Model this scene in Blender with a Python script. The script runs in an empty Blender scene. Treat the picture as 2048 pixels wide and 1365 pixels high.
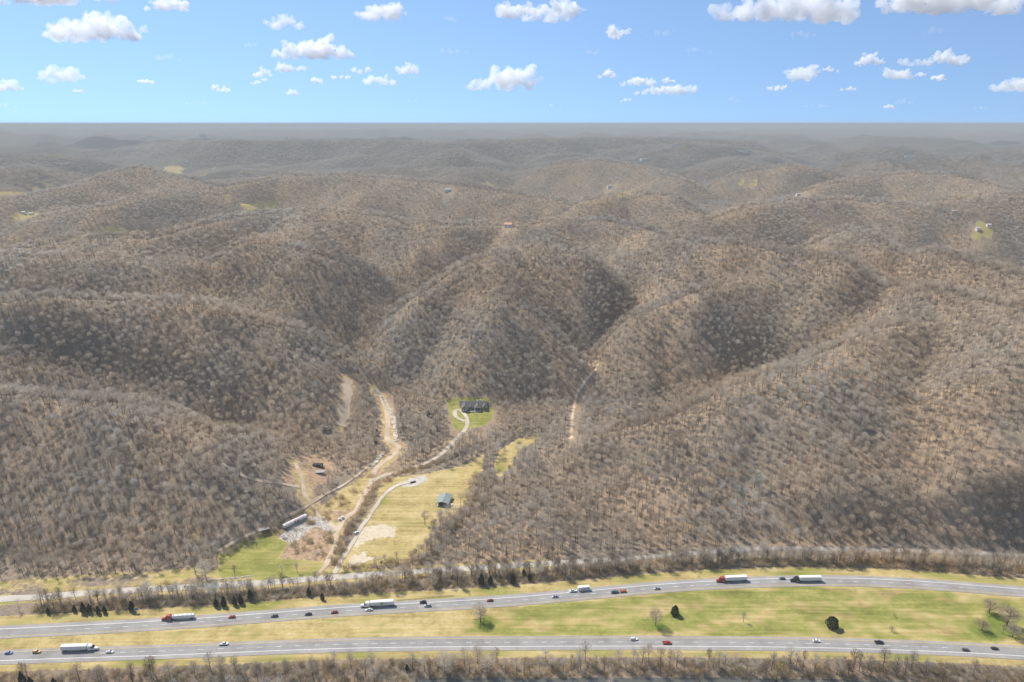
import bpy, bmesh, math, random
import numpy as np
from mathutils import Vector, Matrix

# ------------------------------------------------------------------ camera, world, sun, exposure
SC = bpy.context.scene
COL = SC.collection
F_PX, CX, CY = 1365.0, 1024.0, 682.5
CAM_H = 320.0
PITCH = math.atan((CY - 247.0) / F_PX)
cam_data = bpy.data.cameras.new('camera')
cam_data.sensor_width = 36.0
cam_data.lens = 36.0 * F_PX / 2048.0
cam_data.clip_start = 1.0
cam_data.clip_end = 90000.0
cam = bpy.data.objects.new('camera', cam_data)
cam.location = (0, 0, CAM_H)
cam.rotation_euler = (math.pi / 2 - PITCH, 0, 0)
COL.objects.link(cam)
SC.camera = cam

SUN_EL = math.radians(51)
SUN_AZ = math.radians(-48)          # measured from +Y (view direction) towards +X; the sun stands to the left and beyond
sun_dir = Vector((math.sin(SUN_AZ) * math.cos(SUN_EL), math.cos(SUN_AZ) * math.cos(SUN_EL), math.sin(SUN_EL)))
sun_data = bpy.data.lights.new('sun', 'SUN')
sun_data.energy = 3.7
sun_data.angle = math.radians(3.5)
sun_data.color = (1.0, 0.95, 0.88)
sun = bpy.data.objects.new('sun', sun_data)
sun.rotation_euler = sun_dir.to_track_quat('Z', 'Y').to_euler()
sun.location = (0, 0, 900)
COL.objects.link(sun)

world = bpy.data.worlds.new('World')
SC.world = world
world.use_nodes = True
wn, wl = world.node_tree.nodes, world.node_tree.links
wn.clear()
w_out = wn.new('ShaderNodeOutputWorld')
w_bg = wn.new('ShaderNodeBackground')
w_bg.inputs['Strength'].default_value = 0.115
w_sky = wn.new('ShaderNodeTexSky')
w_sky.sky_type = 'NISHITA'
w_sky.sun_disc = False
w_sky.sun_elevation = SUN_EL
w_sky.sun_rotation = SUN_AZ
w_sky.altitude = 300
w_sky.air_density = 1.0
w_sky.dust_density = 0.0
w_sky.ozone_density = 3.0
w_tc = wn.new('ShaderNodeTexCoord')
w_map = wn.new('ShaderNodeVectorMath'); w_map.operation = 'ADD'
w_map.inputs[1].default_value = (0, 0, 0.22)
w_nrm = wn.new('ShaderNodeVectorMath'); w_nrm.operation = 'NORMALIZE'
wl.new(w_tc.outputs['Generated'], w_map.inputs[0])
wl.new(w_map.outputs[0], w_nrm.inputs[0])
wl.new(w_nrm.outputs[0], w_sky.inputs['Vector'])
w_mul = wn.new('ShaderNodeMix'); w_mul.data_type = 'RGBA'; w_mul.blend_type = 'MULTIPLY'
w_mul.inputs[0].default_value = 1.0
wl.new(w_sky.outputs[0], w_mul.inputs[6])
w_mul.inputs[7].default_value = (0.95, 0.94, 0.92, 1)
wl.new(w_mul.outputs[2], w_bg.inputs['Color'])
wl.new(w_bg.outputs[0], w_out.inputs['Surface'])

SC.view_settings.view_transform = 'Standard'
SC.view_settings.look = 'None'
SC.view_settings.exposure = 0.72
SC.view_settings.gamma = 1.0
SC.render.engine = 'CYCLES'
SC.cycles.max_bounces = 16
SC.cycles.diffuse_bounces = 4
SC.cycles.glossy_bounces = 2
SC.cycles.transmission_bounces = 3
SC.cycles.transparent_max_bounces = 8
SC.cycles.volume_bounces = 14
SC.cycles.use_denoising = True
SC.cycles.denoiser = 'OPENIMAGEDENOISE'
SC.cycles.denoising_input_passes = 'RGB_ALBEDO_NORMAL'
SC.cycles.use_adaptive_sampling = False

RNG = np.random.default_rng(7)
random.seed(7)
SHOW_TREES = True

# ------------------------------------------------------------------ geometry of the place
_cp, _sp = math.cos(PITCH), math.sin(PITCH)

def at(px, py, z=0.0):
    """ground point that the photograph shows at pixel (px, py), at height z"""
    px = np.asarray(px, float); py = np.asarray(py, float)
    a = (px - CX) / F_PX; b = (CY - py) / F_PX
    dx = a; dy = _cp + b * _sp; dz = -_sp + b * _cp
    t = (z - CAM_H) / dz
    return dx * t, dy * t

def hash2(ix, iy, seed):
    h = (ix.astype(np.int64) * 374761393 + iy.astype(np.int64) * 668265263 + seed * 1442695041) & 0x7fffffff
    h = ((h ^ (h >> 13)) * 1274126177) & 0x7fffffff
    return (h ^ (h >> 16)) & 0xffff

def perlin(x, y, seed=0):
    x = np.asarray(x, float); y = np.asarray(y, float)
    ix = np.floor(x); iy = np.floor(y); fx = x - ix; fy = y - iy
    u = fx * fx * fx * (fx * (fx * 6 - 15) + 10); v = fy * fy * fy * (fy * (fy * 6 - 15) + 10)
    def g(ox, oy):
        a = hash2(ix + ox, iy + oy, seed) * (2 * math.pi / 65536.0)
        return np.cos(a) * (fx - ox) + np.sin(a) * (fy - oy)
    n0 = g(0, 0) * (1 - u) + g(1, 0) * u
    n1 = g(0, 1) * (1 - u) + g(1, 1) * u
    return (n0 * (1 - v) + n1 * v) * 1.4

def sstep(a, b, x):
    t = np.clip((x - a) / (b - a), 0, 1)
    return t * t * (3 - 2 * t)

def smax(a, b, k):
    h = np.clip(0.5 + 0.5 * (a - b) / k, 0, 1)
    return b * (1 - h) + a * h + k * h * (1 - h)

# crests of the hills: (pixel x, pixel y, height), slope of the flanks, roundness of the crest
RIDGES = [
    ([(-420, 800, 62), (0, 800, 52), (200, 815, 48), (400, 872, 36), (520, 935, 19), (575, 985, 6)], .34, 26),
    ([(180, 815, 48), (230, 900, 28), (270, 980, 12)], .30, 25),
    ([(-420, 600, 95), (0, 605, 85), (200, 602, 82), (400, 612, 75), (560, 652, 57), (680, 705, 34), (735, 755, 17)], .34, 32),
    ([(470, 630, 68), (590, 725, 40), (660, 800, 18)], .32, 28),
    ([(120, 604, 82), (200, 680, 58), (260, 730, 42)], .32, 25),
    ([(-300, 520, 100), (60, 520, 95), (200, 515, 92), (330, 535, 80), (420, 585, 58), (455, 620, 45)], .36, 30),
    ([(520, 480, 105), (620, 500, 98), (700, 530, 80), (752, 590, 54), (765, 640, 38)], .36, 34),
    ([(560, 490, 100), (600, 560, 72), (650, 640, 40)], .34, 30),
    ([(300, 480, 104), (370, 510, 92), (470, 560, 62), (530, 610, 45)], .34, 26),
    ([(40, 500, 88), (150, 478, 92), (290, 478, 105), (460, 440, 115), (600, 424, 118), (760, 432, 112), (900, 455, 105),
      (1010, 452, 100), (1100, 470, 100)], .34, 40),
    ([(620, 424, 118), (560, 478, 106)], .36, 34),
    ([(800, 440, 110), (830, 490, 88), (845, 540, 62)], .36, 26),
    ([(760, 735, 20), (800, 650, 45), (860, 580, 70), (930, 530, 90), (1000, 508, 97), (1080, 502, 98), (1150, 513, 92),
      (1220, 545, 75), (1275, 592, 53)], .42, 26),
    ([(985, 520, 94), (1000, 600, 70), (1005, 680, 44), (990, 760, 20)], .40, 24),
    ([(960, 545, 86), (1050, 630, 59), (1130, 705, 36), (1175, 765, 16)], .44, 20),
    ([(1080, 502, 98), (1060, 470, 100)], .36, 40),
    ([(1195, 765, 13), (1235, 695, 34), (1300, 632, 57), (1400, 582, 78), (1500, 556, 88), (1600, 552, 90), (1680, 560, 88)], .40, 26),
    ([(1420, 580, 77), (1435, 650, 52), (1430, 720, 24)], .36, 26),
    ([(1560, 556, 88), (1600, 630, 56), (1610, 690, 28)], .36, 26),
    ([(1310, 630, 58), (1285, 720, 32), (1265, 790, 10)], .38, 24),
    ([(1600, 552, 90), (1660, 520, 104)], .36, 36),
    ([(1055, 915, 4), (1200, 872, 22), (1330, 835, 38), (1450, 800, 52), (1620, 745, 72), (1720, 690, 86), (1800, 655, 95),
      (1900, 640, 98), (2140, 650, 100)], .36, 30),
    ([(1780, 665, 94), (1850, 760, 70), (1950, 860, 46), (2020, 940, 24)], .38, 30),
    ([(1620, 745, 72), (1650, 850, 47), (1680, 950, 24)], .34, 32),
    ([(1400, 812, 47), (1400, 900, 28), (1390, 980, 12)], .32, 30),
    ([(2300, 800, 60), (2200, 900, 40), (2120, 1000, 15)], .36, 26),
    ([(1350, 478, 108), (1500, 497, 110), (1650, 518, 106), (1800, 560, 100), (1950, 600, 96), (2140, 640, 100)], .36, 34),
    ([(1400, 485, 108), (1390, 520, 86), (1360, 555, 66)], .38, 24),
    ([(1780, 550, 100), (1760, 590, 84)], .36, 24),
    ([(1700, 468, 116), (1850, 500, 112), (1950, 530, 106), (2140, 580, 100)], .34, 36),
    ([(1880, 505, 111), (1900, 545, 92), (1930, 570, 80)], .36, 22),
    ([(1080, 447, 100), (1200, 440, 106), (1280, 455, 100), (1335, 478, 100)], .36, 34),
    ([(1180, 402, 105), (1270, 388, 116), (1340, 395, 114), (1400, 430, 95)], .36, 50),
    ([(1380, 455, 100), (1450, 430, 111), (1560, 405, 117), (1700, 402, 116), (1850, 415, 110), (1930, 440, 96)], .34, 44),
    ([(1560, 405, 117), (1580, 440, 95)], .34, 30),
    ([(-200, 440, 90), (0, 405, 97), (150, 375, 108), (230, 345, 122), (280, 334, 132), (340, 350, 116), (440, 375, 98)], .32, 45),
    ([(100, 432, 82), (200, 415, 97), (330, 385, 112), (420, 390, 104), (480, 410, 82)], .34, 40),
    ([(470, 372, 100), (560, 352, 116), (700, 352, 119), (850, 365, 113), (1000, 385, 107), (1110, 402, 96)], .32, 60),
    ([(700, 352, 119), (740, 385, 98), (800, 415, 70)], .32, 40),
    ([(930, 375, 110), (960, 410, 80)], .32, 40),
    ([(250, 292, 90), (330, 289, 120), (440, 283, 150), (700, 281, 152), (900, 288, 145), (1100, 279, 155), (1300, 277, 155), (1500, 283, 140)], .26, 110),
    ([(-100, 315, 110), (100, 312, 120), (200, 325, 96)], .28, 90),
    ([(-100, 345, 105), (60, 335, 120), (150, 352, 88)], .30, 70),
    ([(1480, 347, 105), (1580, 333, 128), (1650, 345, 110), (1720, 366, 88)], .34, 60),
    ([(1640, 376, 100), (1750, 350, 118), (1900, 349, 126), (1980, 370, 110), (2080, 402, 100)], .34, 55),
    ([(1100, 331, 110), (1200, 321, 130), (1300, 340, 112), (1370, 366, 92)], .32, 70),
    ([(1880, 402, 112), (2048, 393, 114), (2200, 400, 112)], .34, 50),
    ([(1690, 331, 100), (1780, 321, 128), (1860, 346, 98)], .34, 60),
    ([(1860, 320, 120), (1960, 318, 128), (2080, 345, 105)], .32, 60),
]
_R = []
FRONT = ((1055, 915, 4), (1780, 665, 94), (1620, 745, 72), (1400, 812, 47), (2300, 800, 60))     # the hill beside the highway on the right
for pts, s, w in RIDGES:
    p = []
    for a, b, c in pts:
        fz = float(np.interp(b, [280, 330, 440, 500, 560, 620, 800], [1.30, 1.34, 1.34, 1.38, 1.42, 1.50, 1.45]))
        if pts[0] in FRONT:
            fz = 1.22 if pts[0] == FRONT[0] else 1.12
        p.append([*at(a, b, c * fz), c * fz])
    ks = 1.95
    if pts[0] in FRONT:
        ks = 1.5 if pts[0] == FRONT[0] else 1.15
    elif pts[0] in ((-420, 800, 62), (180, 815, 48)):
        ks = 1.62
    _R.append((np.array(p), s * ks, w * 0.62))

# hollows cut between the hills: (pixel x, pixel y, height of the bed), depth, half width
RAVINES = [([(1760, 655, 80), (1690, 690, 66), (1600, 738, 46), (1450, 782, 32), (1330, 818, 24), (1200, 852, 16)], 26, 34),
           ([(1300, 585, 50), (1260, 640, 36), (1215, 700, 24), (1185, 745, 14)], 14, 26), ([(830, 520, 60), (790, 600, 36), (755, 690, 20), (745, 740, 14)], 14, 28),
           ([(330, 585, 60), (470, 632, 42), (600, 672, 28), (700, 722, 18)], 16, 30), ([(-100, 770, 42), (150, 782, 38), (350, 815, 28), (480, 868, 18)], 16, 28),
           ([(1040, 580, 66), (1110, 650, 44), (1170, 705, 26)], 14, 22), ([(1560, 520, 96), (1420, 530, 86), (1330, 560, 66)], 16, 30), ([(1850, 560, 92), (1760, 620, 80), (1720, 660, 74)], 12, 26)]
RAV_L = [(np.array([at(a, b, c) for a, b, c in pts]), d, w) for pts, d, w in RAVINES]

def floor_h(x, y):
    return np.clip((y - 455) * 0.030, 0, 30)

FR_FLAT = np.array([at(a, b, 0) for a, b in ((-420, 1226), (-250, 1215), (0, 1199), (176, 1186.7), (410, 1173), (620, 1159), (800, 1146), (940, 1137), (1094, 1128), (1250, 1118), (1400, 1106), (1540, 1098),
                                             (1720, 1100), (1860, 1103), (2048, 1112), (2300, 1130), (2600, 1150))])

def height(x, y):
    x = np.asarray(x, float); y = np.asarray(y, float)
    r = np.hypot(x, y)
    wx = x + 90 * perlin(x / 420, y / 420, 11); wy = y + 90 * perlin(x / 420, y / 420, 12)
    n1 = np.abs(perlin(wx / 760, wy / 620, 3)); n2 = np.abs(perlin(wx / 330, wy / 330, 4))
    big = perlin(x / 5200, y / 3600, 5)
    far = 14 + 165 * np.clip(n1 * 1.35, 0, 1) ** 0.85 + 36 * n2
    far = far * (0.86 + 0.45 * big)
    plain = sstep(2600, 4200, r) * sstep(-0.05, -0.28, np.arctan2(x, y)) * (1 - sstep(6200, 7000, r))
    far = far * (1 - 0.62 * plain)
    wf = sstep(1550, 2300, r)
    base = floor_h(x, y) * (1 - wf) + far * wf * (0.72 + 0.28 * sstep(2300, 4200, r))
    mid = np.full(x.shape, -50.0)
    wxn = x + 14 * perlin(x / 130, y / 130, 21); wyn = y + 14 * perlin(x / 130, y / 130, 22)
    k = 5.0
    h = base.copy()
    for p, s, w in _R:
        x0, y0 = p[:, 0].min() - 420, p[:, 1].min() - 420
        x1, y1 = p[:, 0].max() + 420, p[:, 1].max() + 420
        m = (x > x0) & (x < x1) & (y > y0) & (y < y1)
        if not m.any():
            continue
        X, Y = wxn[m], wyn[m]
        best = np.full(X.shape, -1e3)
        for i in range(len(p) - 1):
            a, b = p[i], p[i + 1]
            d = b[:2] - a[:2]; L2 = d @ d
            t = np.clip(((X - a[0]) * d[0] + (Y - a[1]) * d[1]) / L2, 0, 1)
            dist = np.hypot(X - a[0] - t * d[0], Y - a[1] - t * d[1])
            z = a[2] + (b[2] - a[2]) * t - s * (np.sqrt(dist * dist + w * w) - w)
            best = np.maximum(best, z)
        h[m] = smax(best, h[m], k)
    for L, dp, w in RAV_L:
        m = (x > L[:, 0].min() - 150) & (x < L[:, 0].max() + 150) & (y > L[:, 1].min() - 150) & (y < L[:, 1].max() + 150)
        if m.any():
            cut = dp * np.exp(-(dist_line(wxn[m], wyn[m], L) / w) ** 2)
            h[m] = np.maximum(h[m] - cut, np.minimum(h[m], floor_h(x[m], y[m]) + 3))
    above = sstep(3, 16, h - floor_h(x, y)) * sstep(440, 520, r)
    h = h + above * (4.0 * perlin(x / 85, y / 85, 31) + 1.6 * perlin(x / 33, y / 33, 32)) \
        - above * 5.0 * (0.35 - np.abs(perlin(x / 150, y / 150, 33))) * (1 - 0.5 * wf)
    fy = np.interp(x, FR_FLAT[:, 0], FR_FLAT[:, 1])
    return np.where(y < 640, h * sstep(2, 40, y - fy), h)

# the highway and the frontage road, as they run over the valley floor
UP_PX = [(-420, 1283), (0, 1266.5), (350, 1248), (700, 1221.8), (1024, 1202.5), (1350, 1174.2), (1600, 1163.5), (1800, 1167.3), (2048, 1185.5), (2250, 1203), (2450, 1222)]
LO_PX = [(-420, 1335), (0, 1314), (350, 1302), (700, 1289), (1024, 1285.5), (1350, 1285), (1700, 1289.5), (2048, 1305), (2400, 1338)]
FR_PX = [(-250, 1215), (0, 1199), (88, 1194), (176, 1186.7), (293, 1179), (410, 1173), (527, 1166), (620, 1159), (700, 1153), (800, 1146), (940, 1137),
         (1094, 1128), (1250, 1118), (1400, 1106), (1540, 1098), (1720, 1100), (1860, 1103), (2048, 1112), (2300, 1130)]

def spline(pts, step):
    """Catmull-Rom through the points, resampled evenly"""
    P = np.array(pts, float)
    P = np.vstack([2 * P[0] - P[1], P, 2 * P[-1] - P[-2]])
    out = []
    for i in range(1, len(P) - 2):
        p0, p1, p2, p3 = P[i - 1], P[i], P[i + 1], P[i + 2]
        n = 24
        for j in range(n):
            t = j / n
            out.append(0.5 * ((2 * p1) + (-p0 + p2) * t + (2 * p0 - 5 * p1 + 4 * p2 - p3) * t * t + (-p0 + 3 * p1 - 3 * p2 + p3) * t ** 3))
    out.append(P[-2])
    out = np.array(out)
    s = np.concatenate([[0], np.cumsum(np.hypot(*np.diff(out, axis=0).T))])
    m = max(2, int(s[-1] / step) + 1)
    q = np.linspace(0, s[-1], m)
    return np.stack([np.interp(q, s, out[:, 0]), np.interp(q, s, out[:, 1])], 1)

_TS = np.concatenate([np.arange(300, 1500, 4.0), np.geomspace(1500, 26000, 520)])
def ground_at(px, py):
    """where the view ray of a pixel first meets the terrain"""
    px = np.atleast_1d(np.asarray(px, float)); py = np.atleast_1d(np.asarray(py, float))
    a = (px - CX) / F_PX; b = (CY - py) / F_PX
    dx, dy, dz = a, _cp + b * _sp, -_sp + b * _cp
    X = dx[:, None] / dy[:, None] * _TS; Y = np.broadcast_to(_TS, X.shape); Z = CAM_H + dz[:, None] / dy[:, None] * _TS
    hit = Z < height(X.ravel(), Y.ravel()).reshape(X.shape)
    i = np.where(hit.any(1), hit.argmax(1), len(_TS) - 1); i = np.maximum(i, 1)
    lo, hi = _TS[i - 1].copy(), _TS[i].copy()
    for _ in range(9):
        m = (lo + hi) / 2
        under = CAM_H + dz / dy * m < height(dx / dy * m, m)
        hi = np.where(under, m, hi); lo = np.where(under, lo, m)
    x, y = dx / dy * hi, hi
    return x, y, height(x, y)

def line_w(pts_px, step=3.0):
    a = np.array(pts_px, float)
    x, y, z = ground_at(a[:, 0], a[:, 1])
    return spline(np.stack([x, y], 1), step)

def dist_line(x, y, line):
    """distance to a polyline; the points are taken in chunks"""
    out = np.full(x.shape, 1e9)
    x0, y0 = line.min(0) - 60; x1, y1 = line.max(0) + 60
    m = (x > x0) & (x < x1) & (y > y0) & (y < y1)
    X, Y = x[m], y[m]
    best = np.full(X.shape, 1e9)
    for a, b in zip(line[:-1], line[1:]):
        d = b - a; L2 = max(d @ d, 1e-9)
        t = np.clip(((X - a[0]) * d[0] + (Y - a[1]) * d[1]) / L2, 0, 1)
        best = np.minimum(best, (X - a[0] - t * d[0]) ** 2 + (Y - a[1] - t * d[1]) ** 2)
    out[m] = np.sqrt(best)
    return out

def in_poly(x, y, poly):
    c = np.zeros(x.shape, bool)
    n = len(poly)
    for i in range(n):
        x1, y1 = poly[i]; x2, y2 = poly[(i + 1) % n]
        cond = ((y1 > y) != (y2 > y))
        if abs(y2 - y1) > 1e-9:
            c ^= cond & (x < (x2 - x1) * (y - y1) / (y2 - y1) + x1)
    return c

def poly_mask(x, y, poly, soft=4.0):
    d = dist_line(x, y, np.vstack([poly, poly[:1]]))
    return sstep(-soft, soft, np.where(in_poly(x, y, poly), d, -d))

def poly_w(pts_px):
    a = np.array(pts_px, float)
    x, y, z = ground_at(a[:, 0], a[:, 1])
    return np.stack([x, y], 1)

UP = line_w(UP_PX, 4.0)
LO = line_w(LO_PX, 4.0)
FR = line_w(FR_PX, 4.0)

def c4(pts, ox=380, oy=900, s=3.4133):
    return [(ox + a / s, oy + b / s) for a, b in pts]

TRACKS = {   # name: (centre line, width, material)
    'dirt_track': ([(632, 1152), (650, 1133), (663, 1108), (671, 1086), (673, 1064), (664, 1051), (651, 1039), (636, 1030), (629, 1017), (619, 1002),
                    (610, 989), (607, 973), (604, 958), (598, 942), (590, 926)], 3.6, 'track'),
    'creek_road': ([(673, 1064), (686, 1042), (701, 1029), (713, 1021), (726, 995), (740, 970), (751, 940), (768, 925), (792, 906), (797, 894),
                    (783, 885), (774, 876), (776, 850), (772, 819), (762, 795), (750, 777)], 5.2, 'track'),
    'house_driveway': ([(740, 968), (765, 953), (806, 942), (857, 925), (888, 904), (912, 878), (932, 857), (934, 839), (924, 823), (912, 821), (909, 828),
                        (916, 837), (930, 843)], 4.4, 'gravel'),
    'field_driveway': ([(668, 1148), (673, 1140), (682, 1122), (696, 1100), (711, 1077), (723, 1055), (736, 1037), (751, 1014), (762, 998), (778, 982), (799, 970), (822, 966)], 3.4, 'gravel'),
    'hill_track': ([(697, 758), (694, 790), (689, 820), (680, 852)], 9.0, 'pale_dirt'),
    'valley_track': ([(1196, 728), (1180, 752), (1163, 775), (1151, 802), (1144, 845), (1143, 878)], 3.0, 'track'),
    'field_path': ([(433, 1105), (480, 1080), (520, 1061), (567, 1038), (608, 1017), (660, 985), (700, 962), (735, 935)], 2.6, 'track'),
    'wood_track': ([(444, 929), (482, 950), (526, 963), (556, 967), (600, 975)], 3.0, 'track'),
}
TRACK_L = {k: line_w(v[0], 2.5) for k, v in TRACKS.items()}

POLY_LAWN = poly_w(c4([(195, 870), (190, 700), (480, 580), (560, 520), (640, 545), (600, 590), (690, 640), (620, 740), (760, 745), (930, 770), (850, 855), (600, 885), (200, 895)]))
POLY_FIELD = poly_w(c4([(1010, 830), (1060, 740), (1190, 470), (1270, 340), (1290, 230), (1340, 195), (1600, 165), (1900, 100), (2010, 20), (1990, 200), (1900, 310),
                        (1830, 430), (1700, 470), (1640, 560), (1610, 700), (1500, 765), (1300, 785)]))
POLY_LOBE = poly_w(c4([(1270, 620), (1250, 560), (1290, 470), (1400, 400), (1520, 375), (1490, 425), (1400, 470), (1350, 560), (1300, 620)], 560, 740, 2.926))
POLY_DIRT = poly_w(c4([(620, 740), (700, 640), (830, 520), (960, 500), (1020, 420), (1130, 320), (1240, 200), (1290, 130), (1130, 230), (880, 400), (780, 400), (620, 520), (700, 560),
                       (820, 540), (990, 560), (970, 680), (920, 760), (760, 745)]))
POLY_CREEKFIELD = poly_w(c4([(880, 410), (1000, 290), (1180, 170), (1330, 60), (1400, 10), (1390, 90), (1290, 150), (1230, 230), (1150, 330), (1100, 420)]))
POLY_YARD = poly_w(c4([(610, 590), (690, 520), (860, 445), (930, 470), (1000, 540), (960, 560), (840, 515), (760, 590), (700, 640), (640, 620)]))
POLY_SAND = poly_w(c4([(1130, 600), (1170, 530), (1320, 510), (1400, 530), (1405, 600), (1300, 590), (1180, 640), (1120, 680)]))
POLY_SAND2 = poly_w(c4([(1080, 790), (1100, 735), (1200, 690), (1210, 730), (1300, 735), (1180, 770)]))
POLY_HOUSE = poly_w(c4([(440, 430), (560, 350), (800, 340), (1300, 310), (1520, 380), (1620, 600), (1580, 900), (1400, 1040), (1150, 1090), (960, 1120), (780, 1190), (620, 1130), (540, 850), (470, 600)], 860, 770, 12.8))
POLY_PAD = poly_w(c4([(1440, 235), (1500, 195), (1620, 170), (1620, 205), (1540, 245), (1470, 255)]))
POLY_CLEAR = poly_w([(560, 960), (590, 915), (640, 905), (670, 935), (660, 960), (615, 985)])
FAR_FIELDS = [[(196, 466), (240, 456), (280, 466), (262, 476), (225, 474)], [(486, 410), (500, 403), (541, 402), (540, 414), (515, 417)],
              [(-60, 392), (0, 384), (60, 375), (100, 373), (60, 382), (0, 393)], [(25, 432), (45, 424), (72, 425), (68, 436)],
              [(400, 352), (424, 334), (430, 338), (412, 352)], [(448, 392), (466, 392), (466, 399), (452, 399)], [(1232, 388), (1262, 380), (1256, 390), (1236, 392)],
              [(310, 345), (330, 333), (366, 338), (360, 347)], [(1470, 362), (1510, 358), (1512, 363)], [(1945, 460), (1985, 452), (1980, 463), (1950, 466)]]
FAR_POLYS = []
for q in FAR_FIELDS:
    q = np.array(q, float); q = q.mean(0) + (q - q.mean(0)) * np.array([1.25, 1.1])
    FAR_POLYS.append(poly_w(q))

# ------------------------------------------------------------------ materials
MATS = {}

def nodes_of(name):
    m = bpy.data.materials.new(name); m.use_nodes = True
    nt = m.node_tree; nt.nodes.clear()
    o = nt.nodes.new('ShaderNodeOutputMaterial')
    b = nt.nodes.new('ShaderNodeBsdfPrincipled')
    nt.links.new(b.outputs[0], o.inputs[0])
    MATS[name] = m
    return m, nt, b

def N(nt, kind, **kw):
    n = nt.nodes.new(kind)
    for k, v in kw.items():
        setattr(n, k, v)
    return n

def noise(nt, scale, detail=3.0, rough=0.55, vec=None, coord='pos'):
    t = N(nt, 'ShaderNodeTexNoise'); t.inputs['Scale'].default_value = scale
    t.inputs['Detail'].default_value = detail; t.inputs['Roughness'].default_value = rough
    if vec is None:
        g = N(nt, 'ShaderNodeNewGeometry') if coord == 'pos' else N(nt, 'ShaderNodeTexCoord')
        vec = g.outputs['Position'] if coord == 'pos' else g.outputs['Object']
    nt.links.new(vec, t.inputs['Vector'])
    return t.outputs['Fac']

def ramp(nt, fac, stops):
    r = N(nt, 'ShaderNodeValToRGB')
    el = r.color_ramp.elements
    el[0].position, el[0].color = stops[0][0], (*stops[0][1], 1)
    el[1].position, el[1].color = stops[-1][0], (*stops[-1][1], 1)
    for p, c in stops[1:-1]:
        e = el.new(p); e.color = (*c, 1)
    nt.links.new(fac, r.inputs[0])
    return r.outputs[0]

def mix(nt, fac, a, b, blend='MIX'):
    m = N(nt, 'ShaderNodeMix', data_type='RGBA', blend_type=blend)
    for s, v in ((0, fac), (6, a), (7, b)):
        if hasattr(v, 'is_linked') or hasattr(v, 'links'):
            nt.links.new(v, m.inputs[s])
        else:
            m.inputs[s].default_value = v if not isinstance(v, tuple) else (*v, 1)
    return m.outputs[2]

def math_n(nt, op, a, b=0.0, c=None, clamp=False):
    m = N(nt, 'ShaderNodeMath', operation=op); m.use_clamp = clamp
    for i, v in enumerate((a, b) if c is None else (a, b, c)):
        if hasattr(v, 'links'):
            nt.links.new(v, m.inputs[i])
        else:
            m.inputs[i].default_value = v
    return m.outputs[0]

def plain(name, col, rough=0.6, metal=0.0, var=0.08, scale=1.5, spec=0.3):
    m, nt, b = nodes_of(name)
    f = noise(nt, scale, 4, coord='obj')
    dark = tuple(c * (1 - var) for c in col); light = tuple(min(1, c * (1 + var)) for c in col)
    nt.links.new(ramp(nt, f, [(0.3, dark), (0.7, light)]), b.inputs['Base Color'])
    b.inputs['Roughness'].default_value = rough; b.inputs['Metallic'].default_value = metal
    b.inputs['Specular IOR Level'].default_value = spec
    return m

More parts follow.
